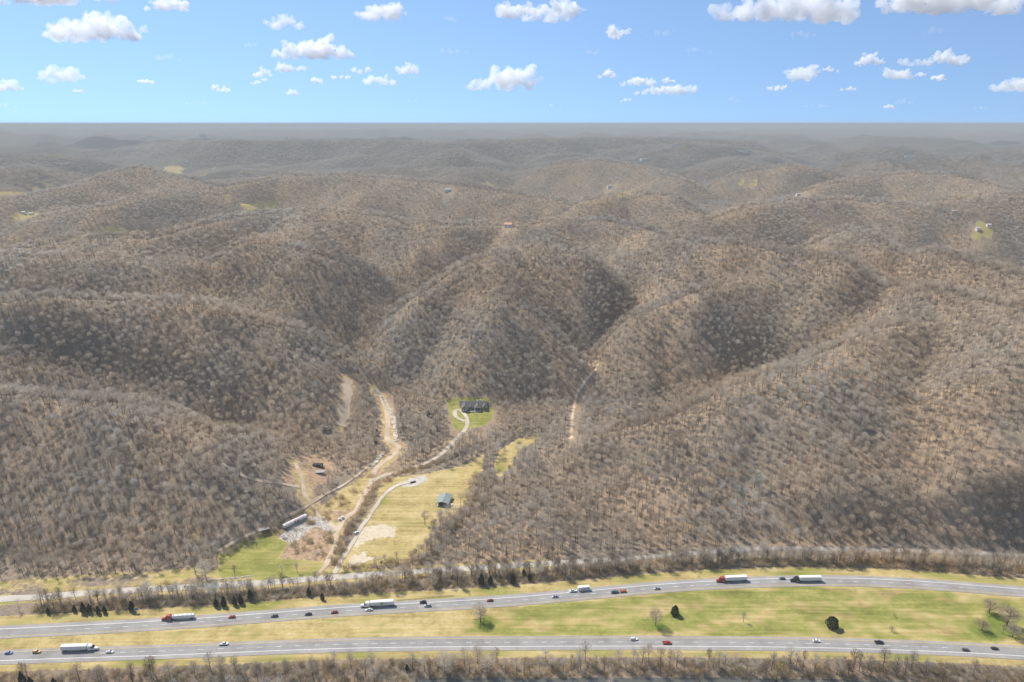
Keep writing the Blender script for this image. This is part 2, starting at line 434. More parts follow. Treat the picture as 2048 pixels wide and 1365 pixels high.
def make_ground_mat():
    m, nt, b = nodes_of('ground_cover')
    b.inputs['Roughness'].default_value = 1.0; b.inputs['Specular IOR Level'].default_value = 0.05
    at_ = N(nt, 'ShaderNodeAttribute', attribute_name='cover')
    sep = N(nt, 'ShaderNodeSeparateColor'); nt.links.new(at_.outputs['Color'], sep.inputs[0])
    at2 = N(nt, 'ShaderNodeAttribute', attribute_name='cover_more')
    sep2 = N(nt, 'ShaderNodeSeparateColor'); nt.links.new(at2.outputs['Color'], sep2.inputs[0])
    fine = noise(nt, 0.35, 5, 0.65); med = noise(nt, 0.06, 4, 0.6); large = noise(nt, 0.012, 3, 0.55)
    litter = ramp(nt, fine, [(0.25, (.17, .122, .08)), (0.5, (.315, .228, .148)), (0.75, (.45, .335, .22))])
    litter2 = ramp(nt, fine, [(0.25, (.135, .11, .085)), (0.55, (.245, .20, .15)), (0.8, (.35, .285, .21))])
    litter = mix(nt, ramp(nt, large, [(0.40, (0, 0, 0)), (0.62, (1, 1, 1))]), litter, litter2)
    # grass: fresh to straw
    mp = N(nt, 'ShaderNodeMapping'); mp.inputs['Scale'].default_value = (.018, .42, .1); mp.inputs['Rotation'].default_value = (0, 0, .06)
    gg = N(nt, 'ShaderNodeNewGeometry'); nt.links.new(gg.outputs['Position'], mp.inputs['Vector'])
    streak = noise(nt, 1.0, 4, .65, vec=mp.outputs[0])
    gmix = math_n(nt, 'ADD', med, math_n(nt, 'MULTIPLY', math_n(nt, 'SUBTRACT', fine, 0.5), 0.7))
    gmix = math_n(nt, 'ADD', gmix, math_n(nt, 'MULTIPLY', math_n(nt, 'SUBTRACT', streak, 0.5), 0.8))
    fresh = ramp(nt, gmix, [(0.22, (.155, .165, .038)), (0.5, (.255, .25, .062)), (0.75, (.39, .33, .115))])
    straw = ramp(nt, gmix, [(0.22, (.28, .21, .085)), (0.42, (.41, .31, .125)), (0.58, (.50, .385, .165)), (0.78, (.58, .45, .25))])
    dirt = ramp(nt, fine, [(0.25, (.19, .12, .072)), (0.42, (.33, .215, .13)), (0.58, (.46, .32, .20)), (0.75, (.58, .44, .29))])
    def edge(v, s=0.95):
        k_ = math_n(nt, 'MULTIPLY', math_n(nt, 'MULTIPLY', v, math_n(nt, 'SUBTRACT', 1.0, v)), 4.0 * s)
        q = math_n(nt, 'ADD', v, math_n(nt, 'MULTIPLY', math_n(nt, 'SUBTRACT', fine, 0.5), k_))
        q = math_n(nt, 'ADD', q, math_n(nt, 'MULTIPLY', math_n(nt, 'SUBTRACT', med, 0.5), k_))
        r = N(nt, 'ShaderNodeMapRange'); r.inputs[1].default_value = .35; r.inputs[2].default_value = .65
        nt.links.new(q, r.inputs[0])
        return r.outputs[0]
    c = mix(nt, edge(sep.outputs[2]), litter, dirt)
    c = mix(nt, edge(sep.outputs[1]), c, straw)
    c = mix(nt, edge(sep.outputs[0]), c, fresh)
    # woods seen from so far that the single trees are lost
    canopy = ramp(nt, noise(nt, 0.03, 5, 0.7), [(0.3, (.075, .066, .055)), (0.5, (.115, .10, .082)), (0.7, (.165, .14, .112))])
    c = mix(nt, sep2.outputs[0], c, canopy)
    pale = ramp(nt, fine, [(0.25, (.44, .35, .23)), (0.5, (.60, .50, .35)), (0.75, (.72, .62, .46))])
    c = mix(nt, edge(sep2.outputs[1], 1.6), c, pale)
    stone = ramp(nt, fine, [(0.3, (.38, .34, .29)), (0.5, (.52, .47, .40)), (0.7, (.66, .61, .53))])
    c = mix(nt, edge(at2.outputs['Alpha'], 1.3), c, stone)
    wet = ramp(nt, fine, [(0.3, (.12, .15, .03)), (0.7, (.20, .235, .045))])
    c = mix(nt, edge(sep2.outputs[2], 0.7), c, wet)
    nt.links.new(c, b.inputs['Base Color'])
    bp = N(nt, 'ShaderNodeBump'); bp.inputs['Strength'].default_value = 0.35; bp.inputs['Distance'].default_value = 0.6
    nt.links.new(fine, bp.inputs['Height']); nt.links.new(bp.outputs[0], b.inputs['Normal'])
    return m
M_GROUND = make_ground_mat()

def make_bark(name, c0, c1, c2, warm=(1.10, .99, .87), cool=(.95, .98, 1.02), thin=0.0):
    m, nt, b = nodes_of(name)
    b.inputs['Roughness'].default_value = 0.9; b.inputs['Specular IOR Level'].default_value = 0.1
    oi = N(nt, 'ShaderNodeObjectInfo')
    base = ramp(nt, oi.outputs['Random'], [(0.0, c0), (0.55, c1), (1.0, c2)])
    f = noise(nt, 0.008, 3, 0.6)
    tint = ramp(nt, f, [(0.38, warm), (0.62, cool)])
    c = mix(nt, 1.0, base, tint, 'MULTIPLY')
    c = mix(nt, 1.0, c, ramp(nt, noise(nt, 0.0047, 4, 0.6), [(.36, (.68, .66, .66)), (.5, (1, 1, 1)), (.66, (1.1, 1.08, 1.04))]), 'MULTIPLY')
    nt.links.new(c, b.inputs['Base Color'])
    if thin:
        t = N(nt, 'ShaderNodeBsdfTranslucent'); nt.links.new(c, t.inputs['Color'])
        ms = N(nt, 'ShaderNodeMixShader'); ms.inputs[0].default_value = thin
        nt.links.new(b.outputs[0], ms.inputs[1]); nt.links.new(t.outputs[0], ms.inputs[2])
        nt.links.new(ms.outputs[0], [n for n in nt.nodes if n.type == 'OUTPUT_MATERIAL'][0].inputs[0])
    return m
M_TWIG = make_bark('bare_twigs', (.44, .385, .31), (.57, .515, .43), (.72, .67, .585), thin=.45)
M_FARTWIG = make_bark('far_twigs', (.36, .33, .29), (.44, .405, .36), (.52, .485, .435), thin=.45)
M_TRUNK = make_bark('tree_bark', (.10, .08, .062), (.18, .15, .12), (.36, .32, .27))
M_PALE = make_bark('pale_bark', (.60, .54, .44), (.70, .64, .54), (.78, .72, .62), thin=.3)
M_DARKTWIG = make_bark('dark_twigs', (.16, .12, .09), (.24, .185, .14), (.32, .26, .20), thin=.3)
def make_green(name, a, b_, c):
    m, nt, b = nodes_of(name)
    b.inputs['Roughness'].default_value = 0.75; b.inputs['Specular IOR Level'].default_value = 0.2
    nt.links.new(ramp(nt, noise(nt, 0.6, 4, 0.7), [(0.3, a), (0.5, b_), (0.7, c)]), b.inputs['Base Color'])
    return m
M_CEDAR = make_green('cedar_foliage', (.012, .022, .010), (.026, .045, .016), (.05, .075, .022))
M_BUDS = make_green('yellow_buds', (.24, .19, .06), (.34, .27, .09), (.42, .34, .12))
M_BRUSH = make_bark('brush_stems', (.38, .30, .17), (.50, .41, .24), (.60, .51, .32), thin=.4)

# ------------------------------------------------------------------ helpers for objects
def link(o, parent=None):
    COL.objects.link(o)
    if parent is not None:
        o.parent = parent
    return o

def mesh_np(name, V, Fc, mats, mi=None, smooth=False):
    """V (n,3), Fc list of index tuples or (m,k) array"""
    me = bpy.data.meshes.new(name)
    if isinstance(Fc, np.ndarray):
        k = Fc.shape[1]
        me.vertices.add(len(V)); me.vertices.foreach_set('co', np.asarray(V, np.float32).ravel())
        me.loops.add(Fc.size); me.loops.foreach_set('vertex_index', Fc.astype(np.int32).ravel())
        me.polygons.add(len(Fc))
        me.polygons.foreach_set('loop_start', np.arange(0, Fc.size, k, dtype=np.int32))
    else:
        me.from_pydata([tuple(v) for v in V], [], [tuple(f) for f in Fc])
    for m in mats:
        me.materials.append(m)
    if mi is not None:
        me.polygons.foreach_set('material_index', np.asarray(mi, np.int32))
    if smooth:
        me.polygons.foreach_set('use_smooth', np.ones(len(me.polygons), bool))
    me.update(calc_edges=True)
    return me

def tag(o, label=None, cat=None, group=None, kind=None):
    for k, v in (('label', label), ('category', cat), ('group', group), ('kind', kind)):
        if v:
            o[k] = v
    return o

# ------------------------------------------------------------------ terrain
rings = [0.0, 60, 120, 180, 230, 260, 280, 295]
r = 305.0
while r < 26500:
    rings.append(r)
    r += max(1.5, 0.0046 * r) if r < 900 else max(4.1, 0.0072 * r)
rings = np.array(rings)
a1 = np.radians(np.arange(-46, 46.01, 0.155))
a0 = np.radians(np.arange(-180, -46, 2.0)); a2 = np.radians(np.arange(48, 180, 2.0))
ang = np.concatenate([a0, a1, a2])
nr, na = len(rings), len(ang)
RR, AA = np.meshgrid(rings[1:], ang, indexing='ij')
GX, GY = (RR * np.sin(AA)).ravel(), (RR * np.cos(AA)).ravel()
GZ = height(GX, GY)
d_up, d_lo, d_fr = dist_line(GX, GY, UP), dist_line(GX, GY, LO), dist_line(GX, GY, FR)

def side_y(line, x):
    return np.interp(x, line[:, 0], line[:, 1])
UPy, LOy, FRy = side_y(UP, GX), side_y(LO, GX), side_y(FR, GX)
near = (GY < 560) & (np.abs(GX) < 900)
# swale in the median, creek bed below the lower carriageway
mid = (GY < UPy) & (GY > LOy) & near
GZ = np.where(mid, GZ - 0.9 * np.clip(np.minimum(d_up, d_lo) - 8.0, 0, 14) / 14.0, GZ)
CREEKY = LOy - 31
GZ = np.where(near & (GY < LOy), GZ - 2.6 * sstep(9, 24, LOy - GY) - 1.6 * np.exp(-((GY - CREEKY) / 6.0) ** 2), GZ)
V = np.vstack([[0, 0, -3.0], np.stack([GX, GY, GZ], 1)])
idx = 1 + np.arange((nr - 1) * na).reshape(nr - 1, na)
i0 = idx[:-1]; i1 = idx[1:]
Q = np.stack([i0, np.roll(i0, -1, 1), np.roll(i1, -1, 1), i1], -1).reshape(-1, 4)[:, ::-1]
terr = mesh_np('hills', V, Q, [M_GROUND], smooth=True)

NV = len(V)
cover = np.zeros((NV, 4), np.float32); more = np.zeros((NV, 4), np.float32)
cover[:, 3] = 1
gx, gy = GX, GY
gr = np.zeros(gx.shape); st = np.zeros(gx.shape); di = np.zeros(gx.shape); ca = np.zeros(gx.shape); pa = np.zeros(gx.shape); we = np.zeros(gx.shape)
# the median and the verges
ang_deg = np.degrees(np.arctan2(gx, gy))
corr = near * sstep(18.5, 15.5, gy - UPy) * sstep(14, 11.5, LOy - gy)
nz = perlin(gx / 38, gy / 13, 41); nz2 = perlin(gx / 9, gy / 5, 42)
fresh_amt = np.clip(0.20 + 0.48 * sstep(-60, 20, gx) + 0.5 * nz + 0.28 * nz2 - .35 * sstep(9, 5, np.minimum(d_up, d_lo)), 0, 1)
fresh_amt = np.where(mid, fresh_amt, np.clip(0.45 + 0.5 * nz, 0, 1))
st = 1.0 * corr
gr = fresh_amt * 0.92 * corr
for w_, a_, b_ in ((near * sstep(9, 5, np.abs(gy - FRy)) * sstep(45, 25, gx), 0.75 + 0 * nz, np.clip(0.35 + 0.5 * nz, 0, 1)),
                   (near * (gy > FRy) * sstep(26, 21, gy - FRy) * sstep(-100, -115, gx), np.clip(0.55 + 0.5 * nz, 0, 1), np.clip(0.25 + 0.6 * nz + 0.3 * nz2, 0, 1))):
    st = st * (1 - w_) + a_ * w_; gr = gr * (1 - w_) + b_ * w_
for poly, s_, g_, d_ in ((POLY_LAWN, 1, .72, 0), (POLY_FIELD, 1, .22, 0), (POLY_LOBE, 1, .3, 0), (POLY_DIRT, 0, 0, 1), (POLY_CREEKFIELD, .75, .1, .6), (POLY_HOUSE, .9, 1.25, 0), (POLY_CLEAR, .2, .1, .9)):
    w_ = poly_mask(gx, gy, poly)
    st = st * (1 - w_) + s_ * w_; di = di * (1 - w_) + d_ * w_
    q = perlin(gx / 26, gy / 18, 43)
    gr = gr * (1 - w_) + np.clip(g_ + 0.5 * q, 0, 1) * w_
for p in FAR_POLYS:
    m = in_poly(gx, gy, p)
    for d_ in (20,):
        m |= in_poly(gx * (1 + d_ / np.maximum(RR.ravel(), 1)), gy * (1 + d_ / np.maximum(RR.ravel(), 1)), p)
    st[m] = .8; gr[m] = .45
for nm_, r_in, r_out in (('creek_road', 4, 13), ('hill_track', 4, 11), ('valley_track', 1, 4), ('dirt_track', 4, 12), ('house_driveway', 2, 5)):
    w_ = sstep(r_out, r_in, dist_line(gx, gy, TRACK_L[nm_])) * (1 - gr)
    di = np.maximum(di, w_); st = np.maximum(st, .55 * w_)
far_field = np.zeros(gx.shape, bool)
for p in FAR_POLYS:
    far_field |= in_poly(gx, gy, p)
pa = np.maximum(poly_mask(gx, gy, POLY_SAND), poly_mask(gx, gy, POLY_SAND2))
rr_ = np.hypot(gx, gy)
ca[:] = sstep(2400, 4200, rr_)
plain_m = (rr_ > 3000) & (perlin(gx / 500, gy / 260, 51) > 0.36) & (GZ < 70) & (perlin(gx / 130, gy / 90, 52) > 0.1)
st[plain_m] = 1.0
ca[far_field] = 0
ca[plain_m] *= 0.55
# greener rings below the lone trees of the median
for tx, ty, tr in ((965, 1243, 13), (1312, 1252, 10), (1350, 1226, 6), (1966, 1262, 14), (2010, 1256, 14), (1985, 1228, 8)):
    x_, y_ = at(tx, ty, 0)
    we += np.exp(-(((gx - x_ - 1) / tr) ** 2 + ((gy - y_) / tr) ** 2) * 1.6) * 0.8
we = np.clip(we, 0, 1) * mid
for k, arr in ((0, gr), (1, st), (2, di)):
    cover[1:, k] = arr
gv = np.maximum(poly_mask(gx, gy, POLY_YARD), poly_mask(gx, gy, POLY_PAD))
for k, arr in ((0, ca), (1, pa), (2, we), (3, gv)):
    more[1:, k] = arr
for nm, arr in (('cover', cover), ('cover_more', more)):
    a_ = terr.attributes.new(nm, 'FLOAT_COLOR', 'POINT')
    a_.data.foreach_set('color', arr.ravel())
hills = link(bpy.data.objects.new('hills', terr))
tag(hills, kind='structure')

# terrain height under any point, with the swale and creek banks
def _ground_exact(x, y):
    z = height(x, y)
    nr_ = (y < 560) & (np.abs(x) < 900)
    uy, ly = side_y(UP, x), side_y(LO, x)
    du, dl = dist_line(x, y, UP), dist_line(x, y, LO)
    md = nr_ & (y < uy) & (y > ly)
    z = np.where(md, z - 0.9 * np.clip(np.minimum(du, dl) - 8.0, 0, 14) / 14.0, z)
    return np.where(nr_ & (y < ly), z - 2.6 * sstep(9, 24, ly - y) - 1.6 * np.exp(-((y - ly + 31) / 6.0) ** 2), z)
_LX, _LY = np.arange(-620, 621, 2.0), np.arange(270, 1121, 2.0)
_lx, _ly = np.meshgrid(_LX, _LY)
_LZ = _ground_exact(_lx.ravel(), _ly.ravel()).reshape(_lx.shape)

def ground_z(x, y):
    x = np.atleast_1d(np.asarray(x, float)); y = np.atleast_1d(np.asarray(y, float))
    u = np.clip((x + 620) / 2.0, 0, len(_LX) - 1.001); v = np.clip((y - 270) / 2.0, 0, len(_LY) - 1.001)
    i, j = u.astype(int), v.astype(int); fu, fv = u - i, v - j
    return (_LZ[j, i] * (1 - fu) + _LZ[j, i + 1] * fu) * (1 - fv) + (_LZ[j + 1, i] * (1 - fu) + _LZ[j + 1, i + 1] * fu) * fv

# ------------------------------------------------------------------ bare trees
def ortho(d):
    a = np.cross(d, (0.3, 0.5, 0.81)); n = np.linalg.norm(a)
    if n < 1e-3:
        a = np.cross(d, (1, 0, 0)); n = np.linalg.norm(a)
    a /= n
    return a, np.cross(d, a)

class Soup:
    def __init__(self):
        self.v, self.f, self.m = [], [], []
    def tube(self, pts, rad, sides, mat):
        base = len(self.v); n = len(pts)
        for i, p in enumerate(pts):
            d = pts[min(i + 1, n - 1)] - pts[max(i - 1, 0)]
            d = d / (np.linalg.norm(d) + 1e-9)
            a, b = ortho(d)
            for k in range(sides):
                t = 2 * math.pi * k / sides
                self.v.append(p + rad[i] * (a * math.cos(t) + b * math.sin(t)))
        for i in range(n - 1):
            for k in range(sides):
                k2 = (k + 1) % sides
                q = (base + i * sides + k, base + i * sides + k2, base + (i + 1) * sides + k2, base + (i + 1) * sides + k)
                self.f += [(q[0], q[1], q[2]), (q[0], q[2], q[3])]; self.m += [mat, mat]
    def sliver(self, p, d, w, mat, rng):
        s = np.cross(d, rng.normal(size=3)); s = s / (np.linalg.norm(s) + 1e-9) * w * 0.5
        b = len(self.v)
        self.v += [p - s, p + s, p + d]
        self.f.append((b, b + 1, b + 2)); self.m.append(mat)
    def leaf(self, p, size, mat, rng):
        a = rng.normal(size=3); a /= np.linalg.norm(a); b_, c = ortho(a)
        b = len(self.v)
        self.v += [p + b_ * size, p - b_ * size * .5 + c * size * .8, p - b_ * size * .5 - c * size * .8]
        self.f.append((b, b + 1, b + 2)); self.m.append(mat)
    def mesh(self, name, mats, only=None):
        f = np.array(self.f); m = np.array(self.m); v = np.array(self.v)
        if only is not None:
            f = f[np.isin(m, only)]; u, inv = np.unique(f, return_inverse=True)
            v = v[u]; f = inv.reshape(-1, 3); m = np.zeros(len(f), int)
        return mesh_np(name, v, f, mats, m)

def bare_tree(seed, h=15.0, spread=4.2, limbs=9, twigs=420, tw=0.09, tl=1.7, lod=0, crown0=0.38, lean=0.0, trunk_r=None, limb_k=1.0):
    """trunk, limbs that fan upwards, branchlets and a haze of fine twigs (all of them thin faces)"""
    rng = np.random.default_rng(seed); S = Soup()
    tr = trunk_r or h * 0.014
    sides = 5 if lod == 0 else 3
    tip = np.array([lean * h, rng.normal() * .4, h * 0.86])
    tp = [np.array([0, 0, -0.6])]
    for t in (0.25, 0.5, 0.75, 1.0):
        tp.append(np.array([tip[0] * t + rng.normal() * .12 * t, tip[1] * t + rng.normal() * .12 * t, tip[2] * t]))
    S.tube(tp, [tr * 1.25, tr, tr * .78, tr * .48, tr * .14], sides, 0)
    ends = []
    for k in range(limbs):
        t = crown0 + (0.92 - crown0) * (k + rng.random() * .7) / limbs
        i = min(int(t * 4), 3); u = t * 4 - i
        p = tp[i] * (1 - u) + tp[i + 1] * u if i else tp[0] * (1 - u) + tp[1] * u
        az = k * 2.4 + rng.normal() * .4
        out = spread * (0.65 + .5 * rng.random()) * (1.08 - 0.62 * (t - crown0) / (1 - crown0))
        up = h * (0.10 + 0.16 * rng.random()) * (1.15 - 0.5 * t)
        e = p + np.array([math.cos(az) * out, math.sin(az) * out, up])
        q = p + (e - p) * .5 + np.array([0, 0, -0.05 * out])
        r0 = tr * (0.62 - 0.36 * t) * limb_k
        S.tube([p, q, e], [r0, r0 * .65, r0 * .2], 3, 0)
        ends += [(p, q, e)]
    nb = limbs * (3 if lod == 0 else 1)
    tips = []
    for k in range(nb):
        p, q, e = ends[k % limbs]
        s = .3 + .65 * rng.random()
        b = p * (1 - s) + e * s
        d = rng.normal(size=3) * .5 + (e - p) / (np.linalg.norm(e - p) + 1e-6) * .8 + np.array([0, 0, .55])
        d = d / np.linalg.norm(d) * spread * (.35 + .3 * rng.random())
        tips.append((b, d))
        if lod == 0:
            S.sliver(b, d, tr * .42, 0, rng)
    lob = rng.normal(size=(7, 3)); lob /= np.linalg.norm(lob, axis=1)[:, None]; lob[:, 2] = np.abs(lob[:, 2]) * .8
    amp = .75 + .5 * rng.random(7)
    cz = h * (crown0 + 1.02) * .5; hz = h * (1.02 - crown0) * .5
    for k in range(twigs):
        u = rng.normal(size=3); u[2] = u[2] * .9 + .25; u /= np.linalg.norm(u)
        dt = lob @ u; lo = amp[np.argmax(dt)] * (.72 + .28 * np.clip(dt.max(), 0, 1) ** 2)
        rad = lo * (1 - .5 * rng.random() ** 2.2)
        p = np.array([tip[0] * .6 + u[0] * spread * rad, tip[1] * .6 + u[1] * spread * rad, cz + u[2] * hz * rad])
        dd = u * 1.0 + rng.normal(size=3) * .42 + np.array([0, 0, .5])
        dd = dd / np.linalg.norm(dd) * tl * (.6 + .7 * rng.random())
        S.sliver(p - dd * .75, dd, tw * (.7 + .6 * rng.random()), 1, rng)
    return S

def lollipop_tree(seed, h=15, spread=4.0, n=70, w=.34, l=2.3):
    """the same tree, simplified for the slopes farther off"""
    rng = np.random.default_rng(seed); S = Soup()
    S.tube([np.array([0, 0, -.6]), np.array([.2, .1, h * .5]), np.array([.1, 0, h * .85])], [h * .017, h * .012, h * .003], 3, 0)
    for k in range(5):
        az = k * 2.4 + rng.random(); o = spread * .8
        p = np.array([0, 0, h * (.4 + .07 * k)])
        S.sliver(p, np.array([math.cos(az) * o, math.sin(az) * o, h * .2]), h * .016, 0, rng)
    for k in range(n):
        u = rng.normal(size=3); u /= np.linalg.norm(u); rad = 1 - .45 * rng.random() ** 2; u[2] = abs(u[2]) * .9 - .25 * (rng.random() < .3)
        p = np.array([u[0] * spread * rad, u[1] * spread * rad, h * .70 + u[2] * rad * h * .26])
        d = u * .9 + rng.normal(size=3) * .5 + np.array([0, 0, .5]); d = d / np.linalg.norm(d) * l * (.6 + .7 * rng.random())
        S.sliver(p - d * .5, d, w, 1, rng)
    return S

def clump(seed):
    rng = np.random.default_rng(seed); S = Soup()
    for j in range(5):
        c = np.array([rng.normal() * 6.5, rng.normal() * 6.5, 0]); h = 12 + rng.random() * 5
        S.sliver(c, np.array([0, 0, h * .8]), .5, 0, rng)
        for k in range(26):
            u = rng.normal(size=3); u /= np.linalg.norm(u)
            p = c + np.array([u[0] * 4.2, u[1] * 4.2, h * .68 + u[2] * h * .26])
            d = u + rng.normal(size=3) * .6 + np.array([0, 0, .5]); d = d / np.linalg.norm(d) * 3.2
            S.sliver(p - d * .5, d, .75, 1, rng)
    return S

HIDE = bpy.data.collections.new('tree_shapes')
def proto_coll(name, meshes):
    c = bpy.data.collections.new(name)
    for i, me in enumerate(meshes):
        o = bpy.data.objects.new('%s_%02d' % (name, i), me); c.objects.link(o)
    return c

near_protos = []
for i in range(9):
    h = [15, 17, 14, 16, 13, 18, 12, 16, 15][i]; sp = [4.2, 4.6, 3.6, 4.0, 4.4, 4.4, 3.2, 3.4, 4.8][i]
    S = bare_tree(100 + i, h, sp * .95, 9 + i % 3, 520, .075, 1.7, crown0=.49)
    mt = [M_TRUNK, M_TWIG]
    if i == 7: mt = [M_PALE, M_TWIG]
    if i == 6: mt = [M_TRUNK, M_DARKTWIG]
    near_protos.append(S.mesh('near_tree', mt))
mid_protos = [lollipop_tree(200 + i, 13 + i % 4 * 1.3, 3.7 + .3 * (i % 3)).mesh('mid_tree', [M_TRUNK, M_TWIG if i != 4 else M_DARKTWIG]) for i in range(6)]
far_protos = [clump(300 + i).mesh('tree_clump', [M_TRUNK, M_FARTWIG]) for i in range(4)]
def shrub(seed, hh=2.2, n=70):
    rng = np.random.default_rng(seed); S = Soup()
    for k in range(n):
        az = rng.random() * 6.283; o = rng.random() * 1.3
        p = np.array([math.cos(az) * o, math.sin(az) * o, rng.random() * hh * .5])
        d = np.array([math.cos(az) * .7, math.sin(az) * .7, .9]) + rng.normal(size=3) * .5
        d = d / np.linalg.norm(d) * (.7 + rng.random()) * hh * .5
        S.sliver(p, d, .11, 0, rng)
    return S
shrub_protos = [shrub(400 + i, 1.8 + .4 * i).mesh('shrub', [M_BRUSH if i != 2 else M_TWIG]) for i in range(4)]

def scatter(name, pts, coll, label, cat, nprot, weights=None, smin=.75, smax_=1.2, seed=1):
    rng = np.random.default_rng(seed)
    n = len(pts)
    me = bpy.data.meshes.new(name)
    me.vertices.add(n); me.vertices.foreach_set('co', pts.astype(np.float32).ravel())
    a = me.attributes.new('pick', 'INT', 'POINT'); a.data.foreach_set('value', rng.choice(nprot, n, p=weights).astype(np.int32))
    rot = np.zeros((n, 3), np.float32); rot[:, 2] = rng.random(n) * 6.283; rot[:, :2] = rng.normal(size=(n, 2)) * .035
    a = me.attributes.new('turn', 'FLOAT_VECTOR', 'POINT'); a.data.foreach_set('vector', rot.ravel())
    s = smin + (smax_ - smin) * rng.random(n) ** 1.25
    sc = np.stack([s * (.85 + .3 * rng.random(n)), s * (.85 + .3 * rng.random(n)), s], 1).astype(np.float32)
    a = me.attributes.new('size', 'FLOAT_VECTOR', 'POINT'); a.data.foreach_set('vector', sc.ravel())
    me.update()
    o = link(bpy.data.objects.new(name, me))
    ng = bpy.data.node_groups.new(name + '_scatter', 'GeometryNodeTree')
    ng.interface.new_socket('Geometry', in_out='INPUT', socket_type='NodeSocketGeometry')
    ng.interface.new_socket('Geometry', in_out='OUTPUT', socket_type='NodeSocketGeometry')
    gi, go = ng.nodes.new('NodeGroupInput'), ng.nodes.new('NodeGroupOutput')
    ip = ng.nodes.new('GeometryNodeInstanceOnPoints'); ci = ng.nodes.new('GeometryNodeCollectionInfo')
    ci.inputs['Collection'].default_value = coll
    ci.inputs['Separate Children'].default_value = True; ci.inputs['Reset Children'].default_value = True
    def attr(nm, ty):
        q = ng.nodes.new('GeometryNodeInputNamedAttribute'); q.data_type = ty; q.inputs[0].default_value = nm
        return [s_ for s_ in q.outputs if s_.enabled and s_.name == 'Attribute'][0]
    er = ng.nodes.new('FunctionNodeEulerToRotation')
    ng.links.new(attr('turn', 'FLOAT_VECTOR'), er.inputs[0])
    ng.links.new(gi.outputs[0], ip.inputs['Points']); ng.links.new(ci.outputs[0], ip.inputs['Instance'])
    ip.inputs['Pick Instance'].default_value = True
    ng.links.new(attr('pick', 'INT'), ip.inputs['Instance Index'])
    ng.links.new(er.outputs[0], ip.inputs['Rotation']); ng.links.new(attr('size', 'FLOAT_VECTOR'), ip.inputs['Scale'])
    ng.links.new(ip.outputs[0], go.inputs[0])
    md = o.modifiers.new('scatter', 'NODES'); md.node_group = ng
    return tag(o, label, cat, kind='stuff')

def jitter_points(r0, r1, spacing, half_deg, seed):
    rng = np.random.default_rng(seed)
    xm = r1 * math.sin(math.radians(half_deg)) + 30
    xs = np.arange(-xm, xm, spacing); ys = np.arange(r0 * .55, r1, spacing)
    X, Y = np.meshgrid(xs, ys); X = X.ravel() + rng.uniform(-.5, .5, X.size) * spacing; Y = Y.ravel() + rng.uniform(-.5, .5, Y.size) * spacing
    R_ = np.hypot(X, Y); A_ = np.degrees(np.abs(np.arctan2(X, Y)))
    k = (R_ >= r0) & (R_ < r1) & (A_ < half_deg)
    return X[k], Y[k]

FAR_SPOTS = []
def far_clear(x, y):
    r_ = np.hypot(x, y); m = np.zeros(x.shape, bool)
    for p in FAR_POLYS:
        c0, rad_ = p.mean(0), np.hypot(*(p - p.mean(0)).T).max() + 330
        k = np.hypot(x - c0[0], y - c0[1]) < rad_
        if not k.any():
            continue
        X_, Y_, R2 = x[k], y[k], r_[k]; q = np.zeros(X_.shape, bool)
        for d in (0, 20, 40):
            q |= in_poly(X_ * (1 + d / R2), Y_ * (1 + d / R2), p)
        m[k] |= q
    for (sx_, sy_, sr_) in FAR_SPOTS:
        rs = math.hypot(sx_, sy_); ux, uy = sx_ / rs, sy_ / rs
        al = (x - sx_) * ux + (y - sy_) * uy; ac_ = np.abs((x - sx_) * uy - (y - sy_) * ux)
        m |= (ac_ < sr_) & (al < sr_) & (al > -sr_ - .022 * rs)
    return m

def open_ground(x, y):
    """True where no forest stands"""
    fy, uy = side_y(FR, x), side_y(UP, x)
    m = (y < fy + 5) & (y < 620)
    m |= (y < fy + 20 + 4 * perlin(x / 30, y / 30, 61)) & (x < -105)
    m |= dist_line(x, y, FR) < 5.5
    for poly in (POLY_LAWN, POLY_FIELD, POLY_LOBE, POLY_DIRT, POLY_CREEKFIELD, POLY_YARD, POLY_HOUSE, POLY_CLEAR):
        m |= in_poly(x, y, poly)
    for k, L in TRACK_L.items():
        m |= dist_line(x, y, L) < TRACKS[k][1] * .5 + ((7.5 if k in ('creek_road', 'dirt_track', 'hill_track') else 5.0) if k not in ('field_path', 'wood_track') else 2.0)
        if k in ('creek_road', 'hill_track', 'valley_track', 'dirt_track', 'house_driveway'):
            m |= (dist_line(x, y + 7.0, L) < 6.0) | (dist_line(x, y + 13.0, L) < 4.0)
    for dx_, dy_ in ((0, 9), (0, 16), (0, 23), (6, 4), (-6, 4), (0, -4), (5, 12), (-5, 12)):
        m |= in_poly(x + dx_, y + dy_, POLY_HOUSE)
    for dy_ in (6, 11):
        m |= in_poly(x, y + dy_, POLY_CLEAR) | in_poly(x, y + dy_, POLY_LOBE)
    return m

